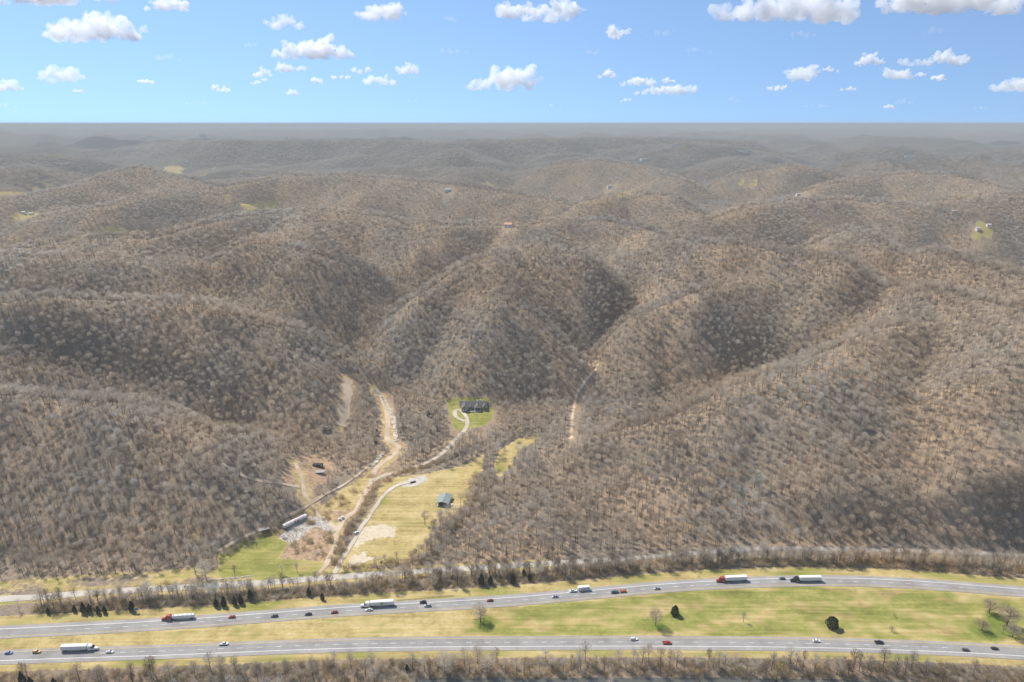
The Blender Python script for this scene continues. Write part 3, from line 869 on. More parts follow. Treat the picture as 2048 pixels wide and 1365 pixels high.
FAR_H = [(895, 383, 26, 12, 7, 'long white house in a clearing on the ridge above centre', 0), (48, 428, 20, 10, 6, 'white farmhouse in the left valley, the left one of a pair', 0), (63, 430, 16, 10, 5, 'white farmhouse in the left valley, the right one of a pair', 0),
         (364, 343, 34, 16, 7, 'white hall beside the pale green meadow at far left', 1), (328, 333, 40, 18, 7, 'white shed at the left end of the far village meadow', 1), (374, 325, 22, 12, 7, 'pale house above the far village meadow', 0),
         (1220, 375, 34, 14, 6, 'long white barn in the valley behind the dark dome', 1), (1597, 391, 26, 12, 6, 'white house at the saddle right of the dark dome', 0), (1955, 460, 14, 10, 5, 'white house in the right hand valley', 0), (1977, 454, 12, 9, 6, 'pale house with trees beside the white valley house', 0),
         (1908, 427, 16, 10, 7, 'tan house on the slope at far right', 0), (1290, 320, 60, 22, 8, 'low white building on the hazy ridge right of centre', 1), (1573, 305, 70, 26, 9, 'white works building on the far plateau at right', 1), (1485, 304, 80, 18, 7, 'long white building left of the works on the far plateau', 1),
         (1820, 315, 60, 20, 8, 'white building on the far plateau near the right edge', 1), (1355, 291, 60, 20, 9, 'small white building on the far ridge crest', 1), (244, 314, 30, 16, 12, 'pale building in the far left plain', 1), (251, 302, 50, 18, 8, 'low white building in the far left plain', 1),
         (407, 277, 60, 30, 40, 'tall pale building on the horizon at the left', 1), (347, 272, 120, 30, 12, 'wide white building on the horizon left of the tall one', 1), (287, 275, 110, 30, 12, 'wide white building near the horizon at far left', 1), (147, 274, 120, 30, 12, 'white building near the horizon close to the left edge', 1),
         (72, 283, 90, 26, 10, 'white building in the haze at the left edge', 1), (639, 268, 140, 30, 18, 'white building on the horizon left of centre', 1), (700, 271, 260, 30, 12, 'very long pale building on the horizon left of centre', 1)]
_fx, _fy, _fz = ground_at([q[0] for q in FAR_H] + [1017], [q[1] for q in FAR_H] + [455])
FAR_SPOTS += [(a_, b_, .6 * c_[2] + 6) for a_, b_, c_ in zip(_fx, _fy, FAR_H + [(0, 0, 14)]) if b_ < 7000]
if SHOW_TREES:
    X, Y = jitter_points(400, 1150, 4.5, 43, 5)
    k = ~open_ground(X, Y)
    thin = perlin(X / 60, Y / 60, 71)
    k &= RNG.random(len(X)) < np.clip(.93 + .5 * thin, .45, 1.0)
    X, Y = X[k], Y[k]
    pts = np.stack([X, Y, height(X, Y)], 1)
    print('near forest', len(pts))
    c_near = proto_coll('near_tree', near_protos)
    scatter('forest', pts, c_near, 'grey brown leafless forest covering the nearer hillsides', 'forest', 9,
            [.14, .14, .13, .13, .12, .12, .10, .04, .08], .40, .98, 11)
    X, Y = jitter_points(1150, 3000, 6.8, 42, 6)
    k = ~far_clear(X, Y)
    X, Y = X[k], Y[k]
    pts = np.stack([X, Y, height(X, Y)], 1)
    print('mid forest', len(pts))
    scatter('forest', pts, proto_coll('mid_tree', mid_protos), 'hazy leafless forest on the rounded hills of the middle distance', 'forest', 6, None, .6, 1.05, 12)
    X, Y = jitter_points(3000, 6800, 17.0, 40, 8)
    k = ~far_clear(X, Y)
    Z = height(X, Y)
    k &= ~((perlin(X / 500, Y / 260, 51) > 0.36) & (Z < 70) & (perlin(X / 130, Y / 90, 52) > 0.1))
    pts = np.stack([X, Y, Z], 1)[k]
    print('far forest', len(pts))
    scatter('forest', pts, proto_coll('tree_clump', far_protos), 'pale haze covered forest on the far ridges below the horizon', 'forest', 4, None, .8, 1.2, 13)

# ------------------------------------------------------------------ roads
def make_asphalt(name, c0, c1, c2, ruts=False):
    m, nt, b = nodes_of(name)
    b.inputs['Roughness'].default_value = .85; b.inputs['Specular IOR Level'].default_value = .2
    a = noise(nt, 1.6, 4, .6); big = noise(nt, .07, 3, .6)
    f = math_n(nt, 'ADD', math_n(nt, 'MULTIPLY', a, .45), math_n(nt, 'MULTIPLY', big, .55))
    c = ramp(nt, f, [(.35, c0), (.5, c1), (.65, c2)])
    if ruts:
        at_ = N(nt, 'ShaderNodeAttribute', attribute_name='across')
        q = math_n(nt, 'ABSOLUTE', math_n(nt, 'SUBTRACT', math_n(nt, 'ABSOLUTE', at_.outputs['Fac']), 1.83))     # from the lane's middle
        rut = math_n(nt, 'ABSOLUTE', math_n(nt, 'SUBTRACT', q, .85))
        dk = ramp(nt, rut, [(.0, (.84, .84, .85)), (.45, (1.03, 1.02, 1.0))])
        oil = ramp(nt, q, [(.0, (.90, .90, .90)), (.35, (1, 1, 1))])
        c = mix(nt, 1.0, mix(nt, 1.0, c, dk, 'MULTIPLY'), oil, 'MULTIPLY')
    nt.links.new(c, b.inputs['Base Color'])
    return m
M_ROAD = make_asphalt('worn_asphalt', (.23, .215, .20), (.30, .285, .265), (.36, .345, .32), True)
M_SHOULDER = make_asphalt('shoulder_asphalt', (.26, .24, .215), (.33, .305, .275), (.40, .37, .33))
M_OLDROAD = make_asphalt('old_road', (.38, .335, .27), (.49, .435, .36), (.58, .53, .45))
M_MIDROAD = make_asphalt('faded_road', (.26, .235, .20), (.34, .31, .27), (.42, .385, .335))
M_DARKROAD = make_asphalt('dark_road', (.15, .14, .13), (.19, .18, .165), (.24, .225, .205))
M_TRACK = make_asphalt('dirt_track_surface', (.40, .29, .185), (.54, .41, .28), (.68, .55, .40))
M_PALEDIRT = make_asphalt('pale_dirt', (.42, .31, .20), (.55, .42, .28), (.66, .53, .37))
M_GRAVEL = make_asphalt('gravel_surface', (.42, .35, .26), (.54, .46, .36), (.66, .58, .47))
M_WHITELINE = plain('white_line_paint', (.80, .79, .76), .6, var=.12, scale=.4)
M_YELLOWLINE = plain('yellow_line_paint', (.62, .42, .12), .6, var=.15, scale=.4)

def offset_line(line, off):
    d = np.gradient(line, axis=0); d /= np.linalg.norm(d, axis=1)[:, None]
    n = np.stack([-d[:, 1], d[:, 0]], 1)          # to the left of travel = +Y for lines running +X
    return line + n * np.asarray(off).reshape(-1, 1) if np.ndim(off) else line + n * off

def strip(name, line, o0, o1, z, mat, parent=None, across=1, wob=0.0, seed=3):
    rng = np.random.default_rng(seed)
    cols = []
    for k in range(across + 1):
        off = np.full(len(line), o0 + (o1 - o0) * k / across)
        if wob and k in (0, across):
            off = off + wob * perlin(np.arange(len(line)) * .23, np.full(len(line), k * 7.7 + seed), 91)
        P = offset_line(line, off)
        cols.append(np.stack([P[:, 0], P[:, 1], ground_z(P[:, 0], P[:, 1]) + z], 1))
    n = len(line); A = np.array(cols)             # across, n, 3
    if z > .05:                                    # never sink below the ground between two samples
        A[:, :, 2] = np.maximum(A[:, :, 2], A[:, :, 2].min(0)[None] * 0 + A[:, :, 2])
    V = A.reshape(-1, 3); F = []
    for k in range(across):
        for i in range(n - 1):
            F.append((k * n + i, k * n + i + 1, (k + 1) * n + i + 1, (k + 1) * n + i))
    me = mesh_np(name, V, np.array(F), [mat], smooth=True)
    ac = me.attributes.new('across', 'FLOAT', 'POINT')
    ac.data.foreach_set('value', np.repeat(np.linspace(o0, o1, across + 1), n).astype(np.float32))
    return link(bpy.data.objects.new(name, me), parent)

def clip_x(line, x0, x1):
    return line[(line[:, 0] > x0) & (line[:, 0] < x1)]

def highway(line, inner_side):
    """two lanes of 3.65 m, a wide outer shoulder and a narrow inner one; inner_side +1 when the median lies on +Y"""
    s = inner_side
    road = strip('highway', line, -3.75, 3.75, .16, M_ROAD, across=2)
    tag(road, kind='structure')
    a = strip('shoulder', line, *sorted((s * 3.75, s * 5.6)), .145, M_SHOULDER, road)
    b = strip('shoulder', line, *sorted((-s * 3.75, -s * 7.0)), .145, M_SHOULDER, road)
    strip('yellow_edge_line', line, *sorted((s * 3.52, s * 3.82)), .19, M_YELLOWLINE, road)
    strip('white_edge_line', line, *sorted((-s * 3.50, -s * 3.86)), .19, M_WHITELINE, road)
    fine = spline(line[::3], .5)
    d = np.cumsum(np.hypot(*np.diff(fine, axis=0).T))
    n = int(d[-1] / 12.2)
    me = mesh_np('lane_dash', np.array([(-1.75, -.13, 0), (1.75, -.13, 0), (1.75, .13, 0), (-1.75, .13, 0)]), np.array([(0, 1, 2, 3)]), [M_WHITELINE])
    for k in range(n):
        i = np.searchsorted(d, k * 12.2 + 4)
        if i >= len(fine) - 2:
            break
        p, q = fine[i], fine[i + 1]
        if abs(p[0]) > p[1] * .80:
            continue
        o = link(bpy.data.objects.new('lane_dash', me), road)
        o.location = (p[0], p[1], float(ground_z(p[0], p[1])[0]) + .20)
        o.rotation_euler.z = math.atan2(q[1] - p[1], q[0] - p[0])
    return road
highway(clip_x(UP, -520, 560), -1)
highway(clip_x(LO, -480, 520), +1)
frl = clip_x(FR, -420, 60); frr = clip_x(FR, 55, 460)
tag(strip('frontage_road', frl, -3.3, 3.3, .14, M_OLDROAD, wob=.5, across=2), kind='structure')
tag(strip('frontage_road', frr, -2.5, 2.5, .14, M_MIDROAD, wob=.6, across=2), kind='structure')
TM = {'track': M_TRACK, 'gravel': M_GRAVEL, 'pale_dirt': M_PALEDIRT}
for i, (k, (pts, w, mt)) in enumerate(TRACKS.items()):
    tag(strip(k, TRACK_L[k], -w / 2, w / 2, .22 + .03 * i, TM[mt], across=2, wob=.7 if k != 'hill_track' else 4.0, seed=i), kind='structure')

# creek with pale stones up the valley, and the water below the highway
def make_creek():
    m, nt, b = nodes_of('stony_creek')
    b.inputs['Roughness'].default_value = .5
    nt.links.new(ramp(nt, noise(nt, .35, 4, .7), [(.36, (.12, .10, .07)), (.47, (.36, .30, .22)), (.60, (.66, .58, .46))]), b.inputs['Base Color'])
    return m
M_CREEK = make_creek()
for pts in ([(750, 780), (765, 797), (779, 819), (787, 839), (791, 866), (791, 884)], [(768, 906), (752, 924), (738, 938)]):
    tag(strip('creek', line_w(pts, 2.5), -2.2, 2.2, .45, M_CREEK, across=2, wob=1.4, seed=21), kind='structure')
def make_water():
    m, nt, b = nodes_of('creek_water')
    b.inputs['Base Color'].default_value = (.10, .10, .085, 1); b.inputs['Roughness'].default_value = .08
    bp = N(nt, 'ShaderNodeBump'); bp.inputs['Strength'].default_value = .15; bp.inputs['Distance'].default_value = .1
    nt.links.new(noise(nt, .8, 3), bp.inputs['Height']); nt.links.new(bp.outputs[0], b.inputs['Normal'])
    return m
cl = clip_x(LO, -60, 250)
cw = offset_line(cl, -31.0)
wv = []
for off in (-4.5, 0, 4.5):
    P = offset_line(cw, off + .8 * perlin(np.arange(len(cw)) * .3, np.full(len(cw), off), 92))
    wv.append(np.stack([P[:, 0], P[:, 1], np.full(len(P), -3.3)], 1))
n_ = len(cw); wV = np.vstack(wv)
wF = np.array([(k * n_ + i, k * n_ + i + 1, (k + 1) * n_ + i + 1, (k + 1) * n_ + i) for k in range(2) for i in range(n_ - 1)])
tag(link(bpy.data.objects.new('water', mesh_np('water', wV, wF, [make_water()], smooth=True))), kind='structure')

# ------------------------------------------------------------------ small mesh builders
class Box:
    """collects boxes, prisms and tubes into one mesh"""
    def __init__(self):
        self.v, self.f = [], []
    def add(self, V, F):
        b = len(self.v); self.v += [tuple(p) for p in V]; self.f += [tuple(b + i for i in f) for f in F]
        return self
    def box(self, x0, x1, y0, y1, z0, z1, tx=0.0, ty=0.0):
        """tx, ty: inset of the top face"""
        V = [(x0, y0, z0), (x1, y0, z0), (x1, y1, z0), (x0, y1, z0), (x0 + tx, y0 + ty, z1), (x1 - tx, y0 + ty, z1), (x1 - tx, y1 - ty, z1), (x0 + tx, y1 - ty, z1)]
        return self.add(V, [(0, 3, 2, 1), (4, 5, 6, 7), (0, 1, 5, 4), (1, 2, 6, 5), (2, 3, 7, 6), (3, 0, 4, 7)])
    def loft(self, st):
        """st: (x, half width at bottom, half width at top, z0, z1); the widest line sits a third up"""
        V = []
        for x, hb, ht, z0, z1 in st:
            zm = z0 + (z1 - z0) * .45; hm = max(hb, ht) * 1.03
            V += [(x, -hb, z0), (x, -hm, zm), (x, -ht, z1), (x, ht, z1), (x, hm, zm), (x, hb, z0)]
        F = []
        for i in range(len(st) - 1):
            for k in range(6):
                F.append((i * 6 + k, i * 6 + (k + 1) % 6, (i + 1) * 6 + (k + 1) % 6, (i + 1) * 6 + k))
        F += [tuple(range(5, -1, -1)), tuple(range((len(st) - 1) * 6, len(st) * 6))]
        return self.add(V, F)
    def cyl(self, c, r, half, axis='y', n=12):
        V = []
        for s in (-1, 1):
            for k in range(n):
                a = 2 * math.pi * k / n; u, w = r * math.cos(a), r * math.sin(a)
                V.append({'y': (c[0] + u, c[1] + s * half, c[2] + w), 'x': (c[0] + s * half, c[1] + u, c[2] + w), 'z': (c[0] + u, c[1] + w, c[2] + s * half)}[axis])
        F = [(k, (k + 1) % n, n + (k + 1) % n, n + k) for k in range(n)] + [tuple(range(n - 1, -1, -1)), tuple(range(n, 2 * n))]
        return self.add(V, F)
    def mesh(self, name, mat):
        me = bpy.data.meshes.new(name); me.from_pydata(self.v, [], self.f); me.materials.append(mat)
        bm = bmesh.new(); bm.from_mesh(me); bmesh.ops.recalc_face_normals(bm, faces=bm.faces); bm.to_mesh(me); bm.free()
        return me
    def part(self, name, mat, parent):
        return link(bpy.data.objects.new(name, self.mesh(name, mat)), parent)

def empty(name, loc, rz=0.0):
    o = bpy.data.objects.new(name, None); o.empty_display_size = .5
    o.location = loc; o.rotation_euler.z = rz
    return link(o)

def put(px, py):
    x, y, z = ground_at([px], [py]); z = ground_z(x, y)
    return float(x[0]), float(y[0]), float(z[0])

# ------------------------------------------------------------------ vehicles
M_TYRE = plain('tyre_rubber', (.018, .018, .018), .85)
M_RIM = plain('wheel_rim', (.45, .45, .46), .35, .7)
M_GLASS = plain('dark_window_glass', (.02, .025, .03), .12, var=.02, spec=.6)
M_LAMP = plain('lamp_lens', (.75, .72, .62), .2)
M_TAIL = plain('tail_lamp', (.35, .02, .015), .3)
M_CHASSIS = plain('chassis_black', (.03, .03, .03), .7)
M_CHROME = plain('tank_metal', (.62, .63, .64), .25, .85)
PAINT = {n: plain('paint_' + n, c, r, 0.0 if n != 'silver' else .3, .04, .6, .5) for n, c, r in (
    ('white', (.80, .80, .78), .3), ('red', (.42, .035, .025), .3), ('maroon', (.26, .03, .03), .3), ('black', (.022, .023, .026), .25), ('grey', (.12, .125, .13), .3),
    ('silver', (.45, .46, .47), .3), ('blue', (.10, .19, .38), .3), ('orange', (.62, .30, .05), .35), ('rust', (.45, .13, .06), .5), ('teal', (.06, .10, .12), .3))}
M_TRAILER = plain('trailer_white', (.78, .775, .75), .5, var=.05, scale=.3)
M_GREYSIDE = plain('trailer_grey', (.50, .50, .49), .5)
_car_cache = {}

def wheels(parent, xs, y, r, w, key):
    if key not in _car_cache:
        _car_cache[key] = (Box().cyl((0, 0, 0), r, w / 2, 'y', 14).mesh('wheel', M_TYRE), Box().cyl((0, 0, 0), r * .58, w / 2 + .015, 'y', 10).mesh('rim', M_RIM))
    t, rm = _car_cache[key]
    for x in xs:
        for s in (-1, 1):
            o = link(bpy.data.objects.new('wheel', t), parent); o.location = (x, s * y, r)
            q = link(bpy.data.objects.new('rim', rm), o)

def lamps(root, xf, xr, y, zf, zr):
    for s in (-1, 1):
        Box().box(xf - .06, xf + .03, s * y - .17, s * y + .17, zf - .07, zf + .07).part('headlight', M_LAMP, root)
        Box().box(xr - .03, xr + .06, s * y - .15, s * y + .15, zr - .1, zr + .1).part('taillight', M_TAIL, root)

def car(kind, paint, px, py, line, heading, label, cat='car', group='cars driving on the highway', name=None, zoff=.16, turn=None):
    """+x is forwards"""
    x, y, z = put(px, py)
    if line is not None:
        i = int(np.argmin(np.hypot(line[:, 0] - x, line[:, 1] - y))); i = min(max(i, 1), len(line) - 2)
        t = line[i + 1] - line[i - 1]; rz = math.atan2(t[1], t[0]) + (0 if heading > 0 else math.pi)
    else:
        rz = turn
    root = empty(name or {'sedan': 'car', 'suv': 'sport_utility_car', 'pickup': 'pickup_truck'}[kind], (x, y, z + zoff), rz)
    p = PAINT[paint]
    if kind == 'sedan':
        body = Box().loft([(-2.35, .70, .66, .42, .80), (-2.2, .82, .76, .32, .95), (-1.5, .88, .80, .26, .98), (-.4, .90, .82, .25, .96), (1.0, .90, .82, .25, .94), (1.9, .86, .76, .28, .84), (2.28, .76, .66, .34, .70), (2.38, .62, .55, .42, .60)])
        glass = Box().loft([(-1.75, .78, .74, .93, .97), (-1.1, .80, .62, .93, 1.40), (.25, .80, .62, .93, 1.42), (1.05, .78, .74, .90, .95)])
        roof = Box().box(-1.12, .28, -.64, .64, 1.40, 1.455, .10, .08)
        wx, wr = (-1.4, 1.42), .33
        lz = (.66, .74)
    elif kind == 'suv':
        body = Box().loft([(-2.35, .80, .76, .45, 1.02), (-2.25, .88, .82, .38, 1.10), (-1.0, .92, .86, .32, 1.10), (.9, .92, .86, .32, 1.08), (1.9, .90, .80, .34, .98), (2.3, .82, .72, .40, .84), (2.42, .70, .6, .48, .72)])
        glass = Box().loft([(-2.2, .80, .74, 1.06, 1.12), (-1.95, .83, .68, 1.06, 1.66), (.3, .83, .68, 1.06, 1.68), (1.05, .82, .78, 1.04, 1.09)])
        roof = Box().box(-2.0, .34, -.70, .70, 1.655, 1.73, .08, .08)
        wx, wr = (-1.4, 1.45), .37
        lz = (.80, .95)
    else:
        body = Box().loft([(-.55, .94, .88, .48, 1.12), (.9, .94, .88, .46, 1.12), (1.9, .94, .86, .46, 1.10), (2.6, .90, .80, .48, .98), (2.78, .80, .7, .54, .86)])
        body.box(-2.85, -.55, -.95, .95, .52, .72).box(-2.85, -.55, -.95, -.86, .70, 1.18).box(-2.85, -.55, .86, .95, .70, 1.18).box(-2.85, -2.77, -.86, .86, .70, 1.18)
        glass = Box().loft([(-.52, .84, .72, 1.10, 1.74), (-.35, .85, .70, 1.10, 1.80), (.75, .85, .70, 1.10, 1.80), (1.5, .84, .80, 1.08, 1.13)])
        roof = Box().box(-.50, .80, -.72, .72, 1.775, 1.86, .08, .08)
        wx, wr = (-1.75, 1.85), .41
        lz = (.84, .95)
    body.part('body', p, root); glass.part('windows', M_GLASS, root); roof.part('roof', p, root)
    wheels(root, wx, .84, wr, .24, ('w', kind))
    lamps(root, {'sedan': 2.32, 'suv': 2.34, 'pickup': 2.68}[kind], {'sedan': -2.34, 'suv': -2.34, 'pickup': -2.86}[kind], .56, *lz)
    return tag(root, label, cat, group)

U_, L_ = UP, LO
G1, G2 = 'cars on the upper carriageway', 'cars on the lower carriageway'
car('sedan', 'red', 464, 1236, UP, -1, 'red car following behind the red tanker truck', group=G1)
car('suv', 'grey', 549, 1234, UP, -1, 'dark grey car ahead of the black car, left of the white lorry', group=G1)
car('sedan', 'black', 617, 1230.5, UP, -1, 'black car between the dark grey car and a maroon car', group=G1)
car('sedan', 'maroon', 669, 1226.5, UP, -1, 'small maroon car just left of the white lorry with green logo', group=G1)
car('sedan', 'white', 738, 1221.5, UP, -1, 'white car passing alongside the white lorry with green logo', group=G1)
car('suv', 'black', 846, 1206.5, UP, -1, 'black car in the outer lane behind the white lorry', group=G1)
car('suv', 'silver', 855, 1213.5, UP, -1, 'silver grey car beside the black car behind the white lorry', group=G1)
car('sedan', 'maroon', 980, 1203, UP, -1, 'maroon car passing behind the bare tree of the median', group=G1)
car('sedan', 'silver', 1110, 1195, UP, -1, 'light grey car left of the white pickup with camper trailer', group=G1)
car('pickup', 'white', 1146, 1184, UP, -1, 'white pickup truck towing a white camper trailer', 'pickup', 'pickups on the highway')
car('pickup', 'teal', 1229, 1186.5, UP, -1, 'dark pickup truck towing an orange red flat trailer', 'pickup', 'pickups on the highway')
car('sedan', 'silver', 1314, 1179, UP, -1, 'silver car above the pale bare tree of the median', group=G1)
car('sedan', 'grey', 1564, 1159, UP, -1, 'grey car just ahead of the black lorry', group=G1)
car('sedan', 'blue', 18, 1308, LO, 1, 'blue car at the left end of the lower carriageway', group=G2)
car('suv', 'orange', 74, 1306, LO, 1, 'orange car following the white lorry', group=G2)
car('sedan', 'white', 220, 1306, LO, 1, 'white car ahead of the white lorry on the lower carriageway', group=G2)
car('pickup', 'white', 448, 1290, LO, 1, 'white pickup truck alone on the lower carriageway', 'pickup', 'pickups on the highway')
car('suv', 'white', 1268, 1280.5, LO, 1, 'white car behind the red pickup on the lower carriageway', group=G2)
car('pickup', 'red', 1334, 1288, LO, 1, 'red pickup truck on the lower carriageway', 'pickup', 'pickups on the highway')
car('sedan', 'white', 1633, 1284, LO, 1, 'white car below the round evergreen of the median', group=G2)
car('pickup', 'black', 1758, 1287, LO, 1, 'black pickup truck right of the white car', 'pickup', 'pickups on the highway')
car('sedan', 'grey', 1931, 1301.5, LO, 1, 'grey car in the outer lane near the right end', group=G2)
car('sedan', 'black', 1989, 1299, LO, 1, 'black car rightmost on the lower carriageway', group=G2)
car('suv', 'white', 713, 1068, None, 1, 'white car parked on the gravel drive beside the pale sand', group='parked cars', zoff=.35, turn=1.05)

def towed(px, py, line, heading, kind, label):
    x, y, z = put(px, py)
    i = int(np.argmin(np.hypot(line[:, 0] - x, line[:, 1] - y))); t = line[i + 1] - line[i - 1]
    root = empty('camper_trailer' if kind == 'camper' else 'flat_trailer', (x, y, z + .16), math.atan2(t[1], t[0]) + (0 if heading > 0 else math.pi))
    if kind == 'camper':
        Box().loft([(-4.4, 1.15, 1.10, .6, 3.0), (-4.2, 1.22, 1.18, .5, 3.25), (3.4, 1.22, 1.18, .5, 3.3), (4.2, 1.15, 1.05, .9, 2.9)]).part('body', M_TRAILER, root)
        for xx in (-3.2, -1.6, 0.0, 1.6):
            for s in (-1, 1):
                Box().box(xx - .55, xx + .55, s * 1.255 - .02, s * 1.255 + .02, 1.6, 2.2).part('window', M_GLASS, root)
        Box().box(-4.2, 4.0, -1.272, -1.262, 1.0, 1.2).part('stripe', M_GREYSIDE, root)
        Box().box(4.1, 5.6, -.08, .08, .5, .65).part('drawbar', M_CHASSIS, root)
        wheels(root, (-.9, .1), 1.1, .36, .24, 'camper')
    else:
        Box().box(-2.6, 2.4, -1.0, 1.0, .55, .72).part('deck', PAINT['rust'], root)
        for s in (-1, 1):
            Box().box(-2.6, 2.4, s * 1.0 - .04, s * 1.0 + .04, .72, 1.15).part('side_rail', PAINT['rust'], root)
        Box().box(-1.8, 1.6, -.7, .7, .72, 1.35, .3, .2).part('load', PAINT['rust'], root)
        Box().box(2.4, 3.8, -.07, .07, .5, .62).part('drawbar', M_CHASSIS, root)
        wheels(root, (-.9, .0), .95, .33, .2, 'flat')
    return tag(root, label, 'trailer', 'trailers towed on the highway')
towed(1167, 1181, UP, -1, 'camper', 'white camper trailer with dark windows behind the white pickup')
towed(1246, 1184.5, UP, -1, 'flat', 'orange red flat trailer hitched behind the dark pickup')

def lorry(px, py, line, heading, paint, kind, label):
    x, y, z = put(px, py)
    i = int(np.argmin(np.hypot(line[:, 0] - x, line[:, 1] - y))); t = line[i + 1] - line[i - 1]
    root = empty('articulated_lorry', (x, y, z + .16), math.atan2(t[1], t[0]) + (0 if heading > 0 else math.pi))
    P = PAINT[paint]
    Box().loft([(7.6, .95, .80, .75, 2.0), (9.2, .92, .74, .75, 1.85), (9.9, .85, .66, .7, 1.6), (10.05, .7, .55, .7, 1.35)]).part('hood', P, root)
    Box().loft([(3.9, 1.22, 1.16, 1.0, 3.5), (4.4, 1.24, 1.18, .95, 3.85), (6.2, 1.24, 1.12, .95, 3.75), (7.0, 1.22, 1.0, .95, 3.0), (7.75, 1.18, 1.0, .95, 2.1)]).part('cab', P, root)
    Box().loft([(6.42, 1.10, 1.06, 3.02, 3.48), (7.12, 1.06, .98, 2.5, 2.96), (7.78, 1.02, 1.0, 2.08, 2.18)]).part('windshield', M_GLASS, root)
    for s in (-1, 1):
        Box().box(5.9, 6.95, s * 1.262 - .02, s * 1.262 + .02, 2.1, 2.85).part('side_window', M_GLASS, root)
        Box().cyl((5.0, s * 1.02, .72), .34, .85, 'x', 12).part('fuel_tank', M_CHROME, root)
        Box().box(7.05, 7.2, s * 1.35 - .1, s * 1.35 + .1, 1.9, 2.6).part('mirror', M_CHASSIS, root)
        Box().cyl((3.8, s * 1.02, 2.5), .08, 1.3, 'z', 8).part('exhaust_stack', M_CHROME, root)
        Box().box(9.82, 10.0, s * .62 - .16, s * .62 + .16, 1.0, 1.25).part('headlight', M_LAMP, root)
    Box().box(-1.0, 9.6, -.45, .45, .75, 1.0).part('chassis', M_CHASSIS, root)
    Box().box(9.95, 10.2, -1.15, 1.15, .4, .8).part('bumper', M_CHROME, root)
    Box().box(10.02, 10.10, -.5, .5, .85, 1.4).part('grille', M_CHROME, root)
    if kind == 'box':
        tr = Box().box(-12.6, 3.3, -1.29, 1.29, 1.25, 4.1).part('trailer', M_TRAILER, root)
        for s in (-1, 1):
            Box().box(-12.6, 3.3, s * 1.305 - .012, s * 1.305 + .012, 1.22, 1.42).part('lower_rail', M_GREYSIDE, tr)
            Box().box(-7.5, -.8, s * .95 - .02, s * .95 + .02, .55, 1.2).part('side_skirt', M_GREYSIDE, tr)
        for k in range(15):
            Box().box(-12.2 + k * 1.08, -12.15 + k * 1.08, -1.28, 1.28, 4.102, 4.14).part('roof_bow', M_GREYSIDE, tr)
        Box().box(-12.66, -12.61, -1.2, 1.2, 1.35, 4.0).part('rear_door', M_GREYSIDE, tr)
        Box().box(-12.7, -12.55, -1.1, 1.1, .55, .7).part('underride_guard', M_CHASSIS, tr)
    else:
        tr = Box().loft([(-11.4, .8, .6, 1.5, 2.9), (-11.0, 1.1, .85, 1.35, 3.3), (-4.0, 1.15, .9, 1.2, 3.45), (2.6, 1.1, .85, 1.35, 3.3), (3.1, .8, .6, 1.5, 2.9)]).part('tank', M_TRAILER, root)
        for k in range(5):
            Box().cyl((-9.6 + k * 2.9, 0, 3.55), .42, .14, 'z', 12).part('hatch', M_GREYSIDE, tr)
        for k in range(4):
            Box().box(-9.0 + k * 3.2, -8.85 + k * 3.2, -1.2, 1.2, 1.25, 1.45).part('saddle', M_CHASSIS, tr)
        Box().box(-11.2, 3.0, -.95, -.80, 3.38, 3.46).part('walkway', M_GREYSIDE, tr)
    wheels(root, (9.0,), 1.05, .5, .3, 'steer')
    wheels(root, (2.2, 3.5), .95, .5, .58, 'drive')
    wheels(root, (-11.2, -9.9) if kind == 'box' else (-10.2, -8.9), .95, .5, .58, 'drive')
    tag(root, label, 'lorry', 'articulated lorries on the highway')
    return root, tr
lorry(355, 1239, UP, -1, 'red', 'tank', 'red lorry pulling a white tank trailer with roof hatches')
rt, tr = lorry(751, 1213, UP, -1, 'white', 'box', 'white lorry whose white trailer carries a green and blue logo')
# the logo on the trailer side: green and orange chevrons, a blue drop and a line of pale lettering
M_LGREEN = plain('logo_green', (.16, .42, .06), .5); M_LORANGE = plain('logo_orange', (.70, .28, .05), .5); M_LBLUE = plain('logo_blue', (.22, .45, .60), .5)
for sgn in (-1, 1):
    yy = sgn * 1.297
    def flat(name, pts, mat):
        V = [(a, yy + sgn * .012, b) for a, b in pts] + [(a, yy, b) for a, b in pts]; n = len(pts)
        Box().add(V, [tuple(range(n)), tuple(range(2 * n - 1, n - 1, -1))] + [(i, (i + 1) % n, n + (i + 1) % n, n + i) for i in range(n)]).part(name, mat, tr)
    flat('logo_leaf', [(-3.0, 1.9), (-4.6, 1.9), (-5.6, 2.65), (-4.6, 3.4), (-3.0, 3.4), (-3.9, 2.65)], M_LGREEN)
    flat('logo_arrow', [(-4.7, 2.0), (-5.4, 2.0), (-6.3, 2.65), (-5.4, 3.3), (-4.7, 3.3), (-5.55, 2.65)], M_LORANGE)
    flat('logo_drop', [(-6.5, 2.3), (-7.6, 2.1), (-8.0, 2.6), (-7.6, 3.1), (-6.5, 2.9)], M_LBLUE)
    for k in range(9):
        flat('letter', [(-2.4 + k * .5, 2.15), (-2.08 + k * .5, 2.15), (-2.08 + k * .5, 2.15 + .3 + .12 * (k % 3)), (-2.4 + k * .5, 2.15 + .3 + .12 * (k % 3))], M_GREYSIDE)
lorry(1459, 1163, UP, -1, 'red', 'box', 'red lorry pulling a long white box trailer')
lorry(1607, 1163, UP, -1, 'black', 'box', 'black lorry pulling a long white box trailer')
lorry(165, 1301, LO, 1, 'white', 'box', 'all white lorry on the lower carriageway at the left')

